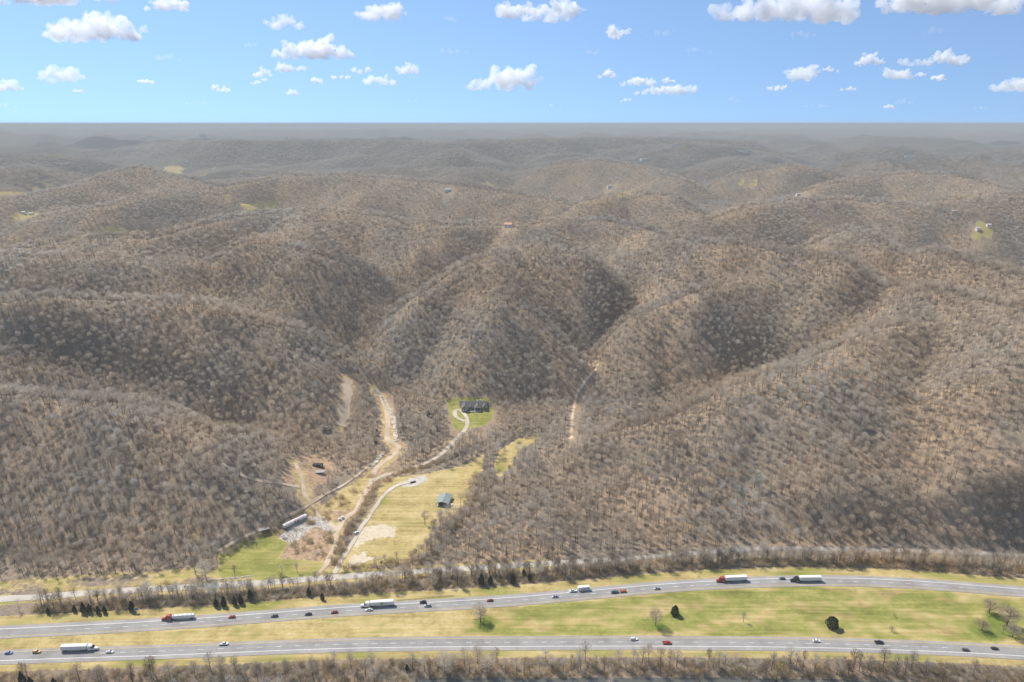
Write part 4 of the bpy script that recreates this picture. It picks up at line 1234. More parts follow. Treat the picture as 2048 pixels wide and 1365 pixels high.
# guard rail, sign, poles
M_STEEL = plain('galvanised_steel', (.30, .30, .29), .5, .5)
M_WOODPOLE = plain('weathered_pole', (.36, .31, .25), .85)
gl = line_w([(795, 1202.5), (830, 1199.5), (870, 1196), (908, 1192.5)], 2.0)
g = empty('guard_rail', (gl[0][0], gl[0][1], float(ground_z(*gl[0])[0])))
P = [(p[0] - gl[0][0], p[1] - gl[0][1]) for p in gl]
rb = Box()
for a, b in zip(P[:-1], P[1:]):
    rb.add([(a[0], a[1], .45), (b[0], b[1], .45), (b[0], b[1] - .06, .6), (a[0], a[1] - .06, .6), (b[0], b[1], .78), (a[0], a[1], .78), (a[0], a[1] + .05, .78), (b[0], b[1] + .05, .78), (a[0], a[1] + .05, .45), (b[0], b[1] + .05, .45)],
           [(0, 1, 2, 3), (3, 2, 4, 5), (5, 4, 7, 6), (6, 7, 9, 8), (8, 9, 1, 0)])
rb.part('rail', M_STEEL, g)
for p in P[::2]:
    Box().box(p[0] - .09, p[0] + .09, p[1] + .06, p[1] + .2, -.3, .8).part('post', M_WOODPOLE, g)
tag(g, 'grey steel guard rail along the verge above the upper carriageway', 'guard rail')

M_SBLUE = plain('sign_blue', (.10, .22, .52), .4); M_SYELLOW = plain('sign_yellow', (.75, .55, .06), .4)
x, y, z = put(273, 1226)
sg = empty('road_sign', (x, y, z), .5)
for s in (-.9, .9):
    Box().box(s - .06, s + .06, -.06, .06, -.3, 2.4).part('post', M_STEEL, sg)
Box().box(-1.3, 1.3, -.1, -.06, 2.0, 3.9).part('blue_panel', M_SBLUE, sg)
Box().box(-1.1, 1.1, -.1, -.06, 3.92, 4.9, .5, 0).part('yellow_panel', M_SYELLOW, sg)
tag(sg, 'small blue and yellow sign standing in the brush beside a cedar', 'road sign')

def pole(px, py, h, label):
    x, y, z = put(px, py)
    o = empty('utility_pole', (x, y, z))
    Box().cyl((0, 0, h / 2 - .3), .17, h / 2 + .3, 'z', 8).part('shaft', M_WOODPOLE, o)
    c = Box().box(-1.3, 1.3, -.07, .07, h - 1.0, h - .85).part('crossarm', M_WOODPOLE, o)
    for xx in (-1.1, 0, 1.1):
        Box().cyl((xx, 0, h - .72), .07, .12, 'z', 8).part('insulator', M_GREYSIDE, c)
    return tag(o, label, 'utility pole', 'utility poles')
pole(407, 1186, 11.5, 'pale utility pole beside the frontage road at the left')
pole(241, 1372, 10.5, 'pale utility pole in the brush at the bottom edge')

# ------------------------------------------------------------------ the white stone row along the lawn
M_STONE = plain('limestone', (.62, .60, .55), .9, var=.2, scale=.8)
rngs = np.random.default_rng(31)
sl = line_w([(418, 1160), (440, 1159.5), (465, 1157.5), (490, 1154.5), (505, 1152)], .9)
sr = empty('stone_row', (sl[0][0], sl[0][1], float(ground_z(*sl[0])[0])))
shapes = []
for k in range(4):
    b = Box(); b.box(-.5, .5, -.35, .35, -.1, .5, .12, .1)
    me = b.mesh('stone', M_STONE)
    for v in me.vertices:
        v.co += Vector(rngs.normal(size=3) * .09)
    shapes.append(me)
for k, p in enumerate(sl):
    o = link(bpy.data.objects.new('stone', shapes[k % 4]), sr)
    o.location = (p[0] - sl[0][0] + rngs.normal() * .15, p[1] - sl[0][1] + rngs.normal() * .2, 0)
    o.rotation_euler.z = rngs.random() * 6.28; s_ = .6 + rngs.random() * .6; o.scale = (s_ * 1.2, s_, s_)
tag(sr, 'low row of white stones along the lower edge of the green lawn', 'stone wall')

# ------------------------------------------------------------------ buildings
M_SHINGLE = plain('charcoal_shingles', (.15, .14, .135), .9, var=.18, scale=2.5)
M_BEIGE = plain('beige_siding', (.70, .60, .48), .8, var=.06)
M_BRICK = plain('grey_stone_wall', (.26, .25, .24), .9, var=.2, scale=3)
M_TRIM = plain('white_trim', (.78, .76, .72), .6)
M_GARAGE = plain('garage_door', (.55, .50, .44), .6)
M_CONCRETE = plain('concrete', (.48, .46, .43), .85, var=.1)

def gable(parent, x0, x1, y0, y1, ze, rise, axis, wall_mat, over=.5, thick=.22, with_wall=True, z0=-.6, trim=True):
    """a gabled volume; the ridge runs along the given axis"""
    if with_wall:
        xm, ym = (x0 + x1) / 2, (y0 + y1) / 2
        if axis == 'y':
            V = [(x0, y0, z0), (x1, y0, z0), (x1, y1, z0), (x0, y1, z0), (x0, y0, ze), (x1, y0, ze), (x1, y1, ze), (x0, y1, ze), (xm, y0, ze + rise - .12), (xm, y1, ze + rise - .12)]
            Fc = [(0, 3, 2, 1), (0, 1, 5, 8, 4), (2, 3, 7, 9, 6), (1, 2, 6, 5), (3, 0, 4, 7), (4, 8, 9, 7), (8, 5, 6, 9)]
        else:
            V = [(x0, y0, z0), (x1, y0, z0), (x1, y1, z0), (x0, y1, z0), (x0, y0, ze), (x1, y0, ze), (x1, y1, ze), (x0, y1, ze), (x0, ym, ze + rise - .12), (x1, ym, ze + rise - .12)]
            Fc = [(0, 3, 2, 1), (0, 1, 5, 4), (2, 3, 7, 6), (1, 2, 6, 9, 5), (3, 0, 4, 8, 7), (4, 5, 9, 8), (8, 9, 6, 7)]
        Box().add(V, Fc).part('wall', wall_mat, parent)
    if axis == 'y':
        w = (x1 - x0) / 2; xm = (x0 + x1) / 2; k = rise / w
        for s in (-1, 1):
            xe = xm + s * (w + over); zee = ze - over * k
            V = [(xe, y0 - over, zee), (xe, y1 + over, zee), (xm, y1 + over, ze + rise), (xm, y0 - over, ze + rise)]
            V += [(a, b, c + thick) for a, b, c in V]
            rf = Box().add(V, [(0, 1, 2, 3), (4, 5, 6, 7), (0, 1, 5, 4), (1, 2, 6, 5), (2, 3, 7, 6), (3, 0, 4, 7)]).part('roof_slope', M_SHINGLE, parent)
            if trim:
                V = [(xe, y0 - over - .08, zee - .12), (xe, y0 - over - .01, zee - .12), (xm, y0 - over - .01, ze + rise - .12), (xm, y0 - over - .08, ze + rise - .12)]
                V += [(a, b, c + .42) for a, b, c in V]
                Box().add(V, [(0, 1, 2, 3), (4, 5, 6, 7), (0, 1, 5, 4), (1, 2, 6, 5), (2, 3, 7, 6), (3, 0, 4, 7)]).part('verge_board', M_TRIM, rf)
    else:
        w = (y1 - y0) / 2; ym = (y0 + y1) / 2; k = rise / w
        for s in (-1, 1):
            ye = ym + s * (w + over); zee = ze - over * k
            V = [(x0 - over, ye, zee), (x1 + over, ye, zee), (x1 + over, ym, ze + rise), (x0 - over, ym, ze + rise)]
            V += [(a, b, c + thick) for a, b, c in V]
            Box().add(V, [(0, 1, 2, 3), (4, 5, 6, 7), (0, 1, 5, 4), (1, 2, 6, 5), (2, 3, 7, 6), (3, 0, 4, 7)]).part('roof_slope', M_SHINGLE, parent)

def window(parent, xc, y, zc, w, h):
    o = Box().box(xc - w / 2 - .1, xc + w / 2 + .1, y - .06, y, zc - h / 2 - .1, zc + h / 2 + .1).part('window', M_TRIM, parent)
    Box().box(xc - w / 2, xc + w / 2, y - .09, y - .062, zc - h / 2, zc + h / 2).part('pane', M_GLASS, o)
    Box().box(xc - w / 2 - .15, xc + w / 2 + .15, y - .16, y - .062, zc - h / 2 - .2, zc - h / 2 - .1).part('sill', M_TRIM, o)

hx, hy, hz = put(950, 822)
hs = empty('house', (hx, hy + 5, hz + .5), .04)
gable(hs, -11, 13, -2, 9, 3.4, 4.2, 'x', M_BRICK)                       # main range
gable(hs, -15.5, -8.2, -6.5, 6, 3.3, 3.4, 'y', M_BRICK)                 # garage wing, gable to the front
gable(hs, -17.5, -11, 3, 12, 3.2, 3.2, 'x', M_BEIGE)                    # rear wing on the left
gable(hs, -.8, 6.4, -5.6, 4, 3.5, 3.9, 'y', M_BEIGE, with_wall=False)   # porch gable
Box().add([(-.8, -5.0, 3.4), (6.4, -5.0, 3.4), (2.8, -5.0, 7.2), (-.8, -4.7, 3.4), (6.4, -4.7, 3.4), (2.8, -4.7, 7.2)], [(0, 1, 2), (5, 4, 3), (0, 3, 4, 1), (1, 4, 5, 2), (2, 5, 3, 0)]).part('porch_gable', M_BEIGE, hs)
for xx in (-.5, 6.1):
    Box().box(xx - .25, xx + .25, -5.1, -4.6, -.3, 3.4).part('porch_column', M_TRIM, hs)
Box().box(-.8, 6.4, -5.3, -4.5, 3.0, 3.42).part('porch_beam', M_TRIM, hs)
Box().box(-1.2, 6.8, -5.8, -2, -.6, .12).part('porch_floor', M_CONCRETE, hs)
gable(hs, 8.2, 14.2, -4.4, 5, 3.3, 3.4, 'y', M_BRICK)                   # right wing
gable(hs, 12.5, 17.5, 0, 8, 2.9, 2.6, 'x', M_BRICK)                     # low end on the right
gable(hs, -6.2, -3.2, -3.0, 2, 3.6, 2.2, 'y', M_BRICK)                  # small entrance gable
for xc, y_, zc, w, h in ((11.2, -4.4, 1.6, 1.8, 1.7), (-4.7, -3.0, 1.7, 1.2, 2.0), (-7.2, -2.0, 1.7, 1.1, 1.5), (-1.9, -2.0, 1.7, 1.1, 1.5), (1.2, -2.0, 1.5, 1.2, 1.9), (4.4, -2.0, 1.5, 1.2, 1.9), (11.2, -4.4, 4.6, .8, .9), (15.6, 0, 1.5, 1.4, 1.4)):
    window(hs, xc, y_, zc, w, h)
Box().box(2.2, 3.4, -2.1, -2.0, 0, 2.3).part('door', M_GARAGE, hs)
for xx in (-13.6, -10.1):
    d = Box().box(xx - 1.25, xx + 1.25, -6.58, -6.5, -.1, 2.3).part('garage_door', M_GARAGE, hs)
    for k in range(3):
        Box().box(xx - 1.2, xx + 1.2, -6.61, -6.582, .42 + k * .58, .47 + k * .58).part('seam', M_BRICK, d)
Box().box(5.2, 6.6, 4.6, 5.8, 5, 8.8).part('chimney', M_TRIM, hs)
Box().box(1.5, 3.5, 5.0, 5.6, 7.4, 8.2).part('roof_vent', M_TRIM, hs)
Box().box(-8, 8.0, -8.2, -6.9, -.6, .02).part('front_walk', M_CONCRETE, hs)
tag(hs, 'large grey and beige house with steep dark gables on a green lawn', 'house')

# open pavilion with a pale green metal roof
M_GREENROOF = plain('pale_green_metal', (.31, .35, .31), .45, .1, var=.05)
M_SEAM = plain('roof_seam', (.38, .42, .38), .45, .1)
M_POST = plain('dark_timber', (.10, .085, .07), .85)
x, y, z = put(887, 1013)
pv = empty('open_pavilion', (x, y + 7, z), -.16); pv.scale = (.92, .92, .92)
for s in (-1, 1):
    V = [(s * 6.4, -8.5, 3.4), (s * 6.4, 8.5, 3.4), (0, 8.5, 5.1), (0, -8.5, 5.1)]
    V += [(a, b, c + .15) for a, b, c in V]
    rf = Box().add(V, [(0, 1, 2, 3), (4, 5, 6, 7), (0, 1, 5, 4), (1, 2, 6, 5), (2, 3, 7, 6), (3, 0, 4, 7)]).part('roof_slope', M_GREENROOF, pv)
    for k in range(19):
        yy = -8.3 + k * .92
        V = [(s * 6.4, yy, 3.56), (s * 6.4, yy + .08, 3.56), (0, yy + .08, 5.26), (0, yy, 5.26)]
        V += [(a, b, c + .07) for a, b, c in V]
        Box().add(V, [(4, 5, 6, 7), (0, 1, 5, 4), (1, 2, 6, 5), (2, 3, 7, 6), (3, 0, 4, 7)]).part('seam', M_SEAM, rf)
Box().box(-.25, .25, -8.6, 8.6, 5.27, 5.38).part('ridge_cap', M_SEAM, pv)
for yy in (-7.8, -2.6, 2.6, 7.8):
    for xx in (-5.6, 5.6):
        Box().box(xx - .14, xx + .14, yy - .14, yy + .14, -.4, 3.5).part('post', M_POST, pv)
    V = [(-5.6, yy - .08, 3.35), (5.6, yy - .08, 3.35), (0, yy - .08, 4.9)]; V += [(a, b + .16, c) for a, b, c in V]
    Box().add(V, [(0, 1, 2), (5, 4, 3), (0, 3, 4, 1), (1, 4, 5, 2), (2, 5, 3, 0)]).part('truss', M_POST, pv)
Box().box(-6.0, 6.0, -8.2, 8.2, -.3, .08).part('floor_slab', M_CONCRETE, pv)
tag(pv, 'open sided pavilion with pale green metal roof on the yellow field', 'pavilion')
for k, (dx, dy, sx, sy, sz, nm, lb, mt) in enumerate(((-2.2, -5.6, 1.4, 1.0, 1.3, 'storage_crate', 'dark crate under the front of the green pavilion roof', M_POST), (2.0, -5.8, 1.0, .9, 1.0, 'storage_crate', 'grey crate under the front right of the green pavilion roof', M_GREYSIDE),
                                                  (7.4, -3.8, .9, 1.4, .9, 'white_barrel_stack', 'white boxes stacked outside the right of the pavilion', M_TRIM))):
    c, s_ = math.cos(-.16), math.sin(-.16)
    bx, by = x + dx * c - dy * s_, y + 7 + dx * s_ + dy * c
    o = empty(nm, (bx, by, z + (.08 if abs(dx) < 6 else 0)), -.16)
    Box().box(-sx, sx, -sy, sy, 0, sz * .9).part('box', mt, o); Box().box(-sx - .06, sx + .06, -sy - .06, sy + .06, sz * .9, sz).part('lid', mt, o)
    tag(o, lb, 'crate')

# long white mobile unit with red marks
M_REDPRINT = plain('red_print', (.55, .06, .04), .5)
p0, p1 = put(567, 1058), put(612, 1035)
ln = math.hypot(p1[0] - p0[0], p1[1] - p0[1]); rz = math.atan2(p1[1] - p0[1], p1[0] - p0[0])
mu = empty('long_white_trailer', ((p0[0] + p1[0]) / 2, (p0[1] + p1[1]) / 2, (p0[2] + p1[2]) / 2 + .1), rz)
L2 = ln / 2
Box().box(-L2, L2, -1.5, 1.5, .6, 2.9).part('body', M_TRAILER, mu)
V = [(-L2 - .1, -1.6, 2.9), (L2 + .1, -1.6, 2.9), (L2 + .1, 1.6, 2.9), (-L2 - .1, 1.6, 2.9), (-L2 - .1, 0, 3.5), (L2 + .1, 0, 3.5)]
rf = Box().add(V, [(0, 3, 2, 1), (0, 1, 5, 4), (2, 3, 4, 5), (1, 2, 5), (3, 0, 4)]).part('roof', M_TRAILER, mu)
rl = np.random.default_rng(5)
xk = -L2 * .78
while xk < L2 * .8:
    w_ = .35 + rl.random() * .45
    a_ = .12; b_ = .30 + .25 * rl.random()
    V = []
    for yy, off in ((-1.6 + 1.6 * a_, 0), (-1.6 + 1.6 * (a_ + b_), 0)):
        zz = 2.9 + .6 * (yy + 1.6) / 1.6
        V += [(xk, yy, zz + .02), (xk + w_, yy, zz + .02)]
    V = [V[0], V[1], V[3], V[2]]
    V += [(p, q, r_ + .03) for p, q, r_ in V]
    Box().add(V, [(0, 1, 2, 3), (4, 5, 6, 7), (0, 1, 5, 4), (1, 2, 6, 5), (2, 3, 7, 6), (3, 0, 4, 7)]).part('red_mark', M_REDPRINT, rf)
    xk += w_ + .25 + rl.random() * .25
for xx in (-.5, 2.4):
    Box().box(xx - .5, xx + .5, -1.56, -1.5, .8, 2.6).part('door', M_GLASS, mu)
Box().box(-L2 + .5, -L2 + 1.6, -1.56, -1.5, 1.4, 2.3).part('window', M_GLASS, mu)
for xx in (-L2 * .5, L2 * .5):
    Box().box(xx - .5, xx + .5, -1.2, 1.2, -.4, .6).part('support', M_CONCRETE, mu)
tag(mu, 'long white trailer with red markings beside the gravel yard', 'trailer')

def shed(px, py, w, d, h, rz, wall, roof, label, name='shed', open_front=False):
    x, y, z = put(px, py)
    o = empty(name, (x, y, z), rz)
    if open_front:
        Box().box(-w / 2, w / 2, d / 2 - .12, d / 2, -.3, h).part('back_wall', wall, o)
        for s in (-1, 1):
            Box().box(s * w / 2 - .06, s * w / 2 + .06, -d / 2, d / 2 - .125, -.3, h).part('side_wall', wall, o)
        for xx in (-w / 6, w / 6):
            Box().box(xx - .08, xx + .08, -d / 2, -d / 2 + .16, -.3, h).part('post', M_POST, o)
    else:
        Box().box(-w / 2, w / 2, -d / 2, d / 2, -.3, h).part('wall', wall, o)
        Box().box(-.45, .45, -d / 2 - .05, -d / 2, 0, 1.9).part('door', M_POST, o)
        Box().box(w * .25 - .3, w * .25 + .3, -d / 2 - .05, -d / 2, 1.0, 1.7).part('window', M_GLASS, o)
    V = [(-w / 2 - .3, -d / 2 - .4, h + .35), (w / 2 + .3, -d / 2 - .4, h + .35), (w / 2 + .3, d / 2 + .3, h + .02), (-w / 2 - .3, d / 2 + .3, h + .02)]
    V += [(a, b, c + .14) for a, b, c in V]
    Box().add(V, [(0, 3, 2, 1), (4, 5, 6, 7), (0, 1, 5, 4), (1, 2, 6, 5), (2, 3, 7, 6), (3, 0, 4, 7)]).part('roof', roof, o)
    return tag(o, label, 'shed')
M_GREYMETAL = plain('grey_sheet_metal', (.24, .25, .255), .5, .2)
shed(530, 1064, 6.5, 3.4, 2.5, .55, M_GREYSIDE, M_GREYMETAL, 'grey open fronted shed between the green lawn and the wood', open_front=True)
shed(652, 859, 7.0, 3.2, 2.4, .1, M_TRIM, M_GREYMETAL, 'small pale shed at the foot of the bare hill track')
for px, py, lb in ((679.5, 1041.5, 'white tank unit at the track fork, the nearer of two'), (685.5, 1038, 'white tank unit at the track fork, the farther of two')):
    x, y, z = put(px, py)
    o = empty('white_tank', (x, y, z), .5)
    Box().loft([(-1.1, .8, .7, .3, 2.0), (-.9, 1.0, .85, .2, 2.3), (.9, 1.0, .85, .2, 2.3), (1.1, .8, .7, .3, 2.0)]).part('body', M_TRAILER, o)
    Box().cyl((0, 0, 2.38), .35, .1, 'z', 12).part('lid', M_GREYSIDE, o)
    Box().box(-1.0, 1.0, -.7, .7, -.2, .22).part('skid', M_CHASSIS, o)
    tag(o, lb, 'tank', 'white tanks at the fork')

# collapsed hoop house, a dark lean-to and a ruined pale roof at the edge of the wood
M_HOOP = plain('hoop_tubes', (.45, .42, .38), .6); M_TARP = plain('dark_tarp', (.028, .027, .03), .8, var=.3); M_RUIN = plain('rusty_sheet', (.34, .33, .32), .7, var=.4, scale=1.2)
x, y, z = put(607, 931)
hh = empty('hoop_house', (x, y, z), .5)
for k in range(7):
    pts = [np.array([-4.5 + k * 1.5 + .2 * math.sin(k), 3.2 * math.cos(a), 3.0 * math.sin(a)]) for a in np.linspace(0, math.pi, 11)]
    S = Soup(); S.tube(pts, [.09] * 11, 5, 0)
    link(bpy.data.objects.new('hoop', S.mesh('hoop', [M_HOOP])), hh)
for zz, yy in ((3.02, 0), (2.1, 2.25), (2.1, -2.25)):
    Box().box(-4.6, 4.7, yy - .07, yy + .07, zz - .05, zz + .09).part('purlin', M_HOOP, hh)
tag(hh, 'bare hoop frame of a greenhouse at the edge of the wood', 'greenhouse')
shed(636, 933, 9.0, 4.0, 2.2, -.05, M_TARP, M_TARP, 'low black lean-to beside the bare hoop frame', 'lean_to', True)
shed(641, 948, 7.5, 4.4, 2.2, .1, M_RUIN, M_RUIN, 'ruined shed with a torn pale metal roof below the black lean-to')

# wood pile on the gravel pad of the yellow field
x, y, z = put(826, 965.5)
wp = empty('timber_pile', (x, y, z + .1), .45)
for r_ in range(3):
    for k in range(4 - r_):
        Box().box(-2.6 + .2 * r_, 2.6 - .15 * k, -1.0 + k * .5 + r_ * .25, -.62 + k * .5 + r_ * .25, .02 + r_ * .38, .37 + r_ * .38).part('log', M_POST, wp)
tag(wp, 'dark timber pile on the gravel pad of the yellow field', 'timber')

# ------------------------------------------------------------------ far buildings and the mast
M_FARWALL = plain('far_white_wall', (.80, .78, .74), .7); M_FARROOF = plain('far_roof', (.55, .53, .50), .7); M_REDROOF = plain('far_red_roof', (.70, .34, .22), .7)
def far_house(px, py, w, d, h, label, roofmat=M_FARROOF, name='far_house', cat='house', flat=False):
    x, y, z = ground_at([px], [py]); x, y, z = float(x[0]), float(y[0]), float(height(x, y)[0])
    o = empty(name, (x, y, z), .3 * math.sin(px))
    Box().box(-w / 2, w / 2, -d / 2, d / 2, -8, h).part('wall', M_FARWALL, o)
    if flat:
        Box().box(-w / 2 - .3, w / 2 + .3, -d / 2 - .3, d / 2 + .3, h, h + .7).part('roof', roofmat, o)
    else:
        V = [(-w / 2 - .5, -d / 2 - .5, h), (w / 2 + .5, -d / 2 - .5, h), (w / 2 + .5, d / 2 + .5, h), (-w / 2 - .5, d / 2 + .5, h), (-w / 2, 0, h + d * .28), (w / 2, 0, h + d * .28)]
        Box().add(V, [(0, 3, 2, 1), (0, 1, 5, 4), (2, 3, 4, 5), (1, 2, 5), (3, 0, 4)]).part('roof', roofmat, o)
    for k in range(max(2, int(w / 7))):
        xx = -w / 2 + w * (k + .5) / max(2, int(w / 7))
        Box().box(xx - .7, xx + .7, -d / 2 - .05, -d / 2 + .02, h * .35, h * .75).part('window', M_GLASS, o)
    return tag(o, label, cat, 'far buildings among the hills')
for px, py, w, d, h, lb, fl in FAR_H:
    kf = .62 if py > 320 else 1.0
    far_house(px, py, w * kf, d * kf, h * (.5 + .5 * kf), lb, flat=bool(fl), name='far_building' if fl else 'far_house', cat='building' if fl else 'house')
far_house(1017, 455, 14, 10, 6, 'small house with orange red roof behind the central ridge', M_REDROOF)
x, y, z = ground_at([1064], [331]); z = height(x, y)
mast = empty('radio_mast', (float(x[0]), float(y[0]), float(z[0])))
Box().box(-1.1, 1.1, -1.1, 1.1, -2, 85, .5, .5).part('mast', M_GREYSIDE, mast)
for k in range(3):
    Box().box(-2.2, 2.2, -.5, .5, 40 + k * 18, 42 + k * 18).part('antenna', M_GREYSIDE, mast)
tag(mast, 'slender radio mast rising from the hazy hills at centre', 'mast')

# ------------------------------------------------------------------ single trees
def cedar_soup(seed, h, r, n=900, conical=.6):
    rng = np.random.default_rng(seed); S = Soup()
    S.tube([np.array([0, 0, -.4]), np.array([0, 0, h * .5]), np.array([0, 0, h * .92])], [.2, .14, .04], 5, 0)
    ph = rng.random(6) * 6.28
    for k in range(n):
        t = rng.random() ** .8
        prof = (math.sin(math.pi * min(1, (t * .92 + .10)) ** (1 - .35 * conical)) ** .75) * (1 - conical * .55 * t)
        az = rng.random() * 6.283
        lump = 1 + .16 * math.sin(3 * az + ph[0] + 5 * t) + .12 * math.sin(5 * az + ph[1] - 7 * t)
        rad = r * prof * lump * (1 - .35 * rng.random() ** 2)
        p = np.array([math.cos(az) * rad, math.sin(az) * rad, .3 + t * (h - .3)])
        S.leaf(p, .30 + .22 * rng.random(), 1, rng)
    for k in range(14):
        az = rng.random() * 6.28; t = .1 + .8 * rng.random()
        p = np.array([0, 0, t * h * .8]); d = np.array([math.cos(az), math.sin(az), .35]) * r * .8 * (1 - .6 * t)
        S.sliver(p, d, .12, 0, rng)
    return S

class TreeKind:
    def __init__(self, S, mats, name):
        self.trunk = S.mesh('trunk', [mats[0]], [0]); self.crown = S.mesh('crown', [mats[1]], [1]); self.name = name
    def place(self, x, y, sc=1.0, rz=0.0, label=None, cat='tree', group=None, dz=0.0, sz=None):
        z = float(ground_z(x, y)[0])
        root = empty(self.name, (float(x), float(y), z + dz), rz)
        root.scale = (sc, sc, sz or sc)
        for nm, me in (('trunk', self.trunk), ('crown', self.crown)):
            link(bpy.data.objects.new(nm, me), root)
        return tag(root, label, cat, group)

CEDAR = [TreeKind(cedar_soup(500 + i, 6.3, 1.5, 700, .75 - .1 * i), [M_TRUNK, M_CEDAR], 'cedar_tree') for i in range(3)]
ROUND = TreeKind(cedar_soup(510, 9.0, 4.1, 2200, .30), [M_TRUNK, M_CEDAR], 'evergreen_tree')
CONE = TreeKind(cedar_soup(511, 8.2, 2.9, 1500, .62), [M_TRUNK, M_CEDAR], 'evergreen_tree')
SLIM = [TreeKind(bare_tree(600 + i, 10.5 + i % 3, 2.2 + .3 * (i % 2), 8, 300, .10, 1.3, crown0=.34, limb_k=1.5, trunk_r=.17, lean=(.05, -.06, .02, 0, -.03, .08)[i]), [M_TRUNK, M_TWIG if i not in (2,) else M_DARKTWIG], 'bare_tree') for i in range(6)]
FULL = [TreeKind(bare_tree(620 + i, 12, 3.4, 9, 480, .095, 1.4, crown0=.32, limb_k=1.5, trunk_r=.21), [M_TRUNK, M_TWIG if i != 1 else M_DARKTWIG], 'bare_tree') for i in range(4)]
PALE = [TreeKind(bare_tree(640 + i, 12, 4.3, 13, 1200, .12, 1.4, crown0=.16, limb_k=1.3), [M_TRUNK, M_PALE], 'pale_bare_tree') for i in range(2)]
OPEN_ = [TreeKind(bare_tree(660 + i, 11, 5.2, 16, 1300, .12, 1.5, crown0=.22, trunk_r=.36, limb_k=1.5, lean=(0, .04, -.05)[i]), [M_DARKTWIG, M_TWIG], 'bare_tree') for i in range(3)]
BUDDED = TreeKind(bare_tree(680, 11, 3.0, 9, 520, .12, 1.1, crown0=.34), [M_TRUNK, M_BUDS], 'budding_tree')
BUSH = TreeKind(bare_tree(690, 4.2, 2.2, 9, 160, .06, 1.1, crown0=.12, trunk_r=.12), [M_DARKTWIG, M_DARKTWIG], 'bare_shrub')

def tp(kind, px, py, sc, label, cat='tree', group=None, rz=None, sz=None):
    x, y, z = put(px, py)
    return kind.place(x, y, sc, px * .37 if rz is None else rz, label, cat, group, sz=sz)
tp(OPEN_[0], 961, 1243, 1.15, 'dark bare tree standing alone on the median, greener grass below it', group='trees on the median', sz=1.25)
tp(PALE[0], 1311, 1252, 1.2, 'pale grey fuzzy tree on the median left of the cone shaped evergreen', group='trees on the median', sz=1.2)
tp(CONE, 1350, 1229, 1.0, 'dark cone shaped evergreen on the median', group='trees on the median')
tp(SLIM[3], 1487, 1243, .85, 'thin small bare tree in the middle of the wide median', group='trees on the median')
tp(ROUND, 1664, 1255, 1.0, 'large rounded dark evergreen on the median', group='trees on the median')
tp(BUSH, 1783, 1262, 1.1, 'spiky bare shrub on the median right of the round evergreen', 'shrub', 'trees on the median')
tp(BUSH, 1789, 1232, .7, 'tiny dark shrub above the spiky shrub on the median', 'shrub', 'trees on the median')
tp(OPEN_[1], 1979, 1225, 1.0, 'bare tree at the upper left of the cluster on the median', group='tree cluster on the median')
tp(OPEN_[2], 2013, 1251, 1.45, 'tallest bare tree of the cluster on the median', group='tree cluster on the median')
tp(OPEN_[0], 1964, 1260, .95, 'low broad bare tree at the lower left of the cluster', group='tree cluster on the median', sz=.72)
tp(SLIM[0], 2005, 1266, .75, 'thin bare tree in the middle of the cluster on the median', group='tree cluster on the median')
tp(OPEN_[1], 2025, 1274, .9, 'leaning bare tree lowest of the cluster on the median', group='tree cluster on the median', rz=2.0)
# lawn trees
tp(SLIM[2], 471, 1156, .95, 'small dark bare tree in the lower part of the green lawn', group='trees on the lawn')
tp(SLIM[5], 564, 1149, .75, 'smaller of two bare trees at the lower right of the lawn', group='trees on the lawn')
tp(SLIM[1], 595, 1146, .9, 'taller of two bare trees at the lower right of the lawn', group='trees on the lawn')
tp(BUSH, 513, 1094, .9, 'lone dark sapling in the upper part of the lawn', 'shrub', 'trees on the lawn')
tp(PALE[1], 413, 1160, 1.45, 'big pale fuzzy tree at the left edge of the lawn', group='trees on the lawn')
tp(FULL[1], 391, 1149, 1.2, 'dark bare tree just left of the big pale tree', group='trees on the lawn')
tp(FULL[1], 866, 1062, .8, 'dark bare tree at the lower edge of the yellow field below the pavilion', group='trees by the yellow field')
tp(FULL[0], 850, 1050, 1.15, 'pale bare tree at the wood edge below the pavilion', group='trees by the yellow field')
tp(BUSH, 663, 1122, 1.3, 'dark bush where the two drives meet', 'shrub')
# evergreens
CED_L = [168, 180, 97, 197, 210, 264, 150, 433, 448, 470, 482, 501, 618, 386, 645]
ORD = 'first second third fourth fifth sixth seventh eighth ninth tenth eleventh twelfth thirteenth fourteenth fifteenth sixteenth seventeenth eighteenth nineteenth twentieth'.split()
nth = lambda v, L: ORD[sorted(L).index(v)]
for i, (px, py, sc) in enumerate(((168, 1226, 1.35), (180, 1226, 1.15), (97, 1228, .8), (197, 1228, 1.0), (210, 1227, .95), (264, 1222, 1.25), (150, 1224, .9), (433, 1214, 1.1), (448, 1213, 1.25), (470, 1211, 1.15), (482, 1208, 1.2), (501, 1200, 1.3), (618, 1192, 1.1), (386, 1196, .9), (645, 1200, .9))):
    tp(CEDAR[i % 3], px, py, sc, nth(px, CED_L) + ' dark cedar from the left in the brush belt above the upper carriageway', 'cedar', 'cedars in the left brush belt')
for i, (px, py, sc) in enumerate(((963, 1170, 1.5), (981, 1169, 1.2), (1026, 1167, 1.3), (998, 1157, 1.2), (1048, 1150, .9), (1059, 1162, 1.0))):
    tp(CEDAR[i % 3], px, py, sc, nth(px, (963, 981, 1026, 998, 1048, 1059)) + ' cedar from the left in the row above the upper carriageway near the centre', 'cedar', 'cedars in the central row')
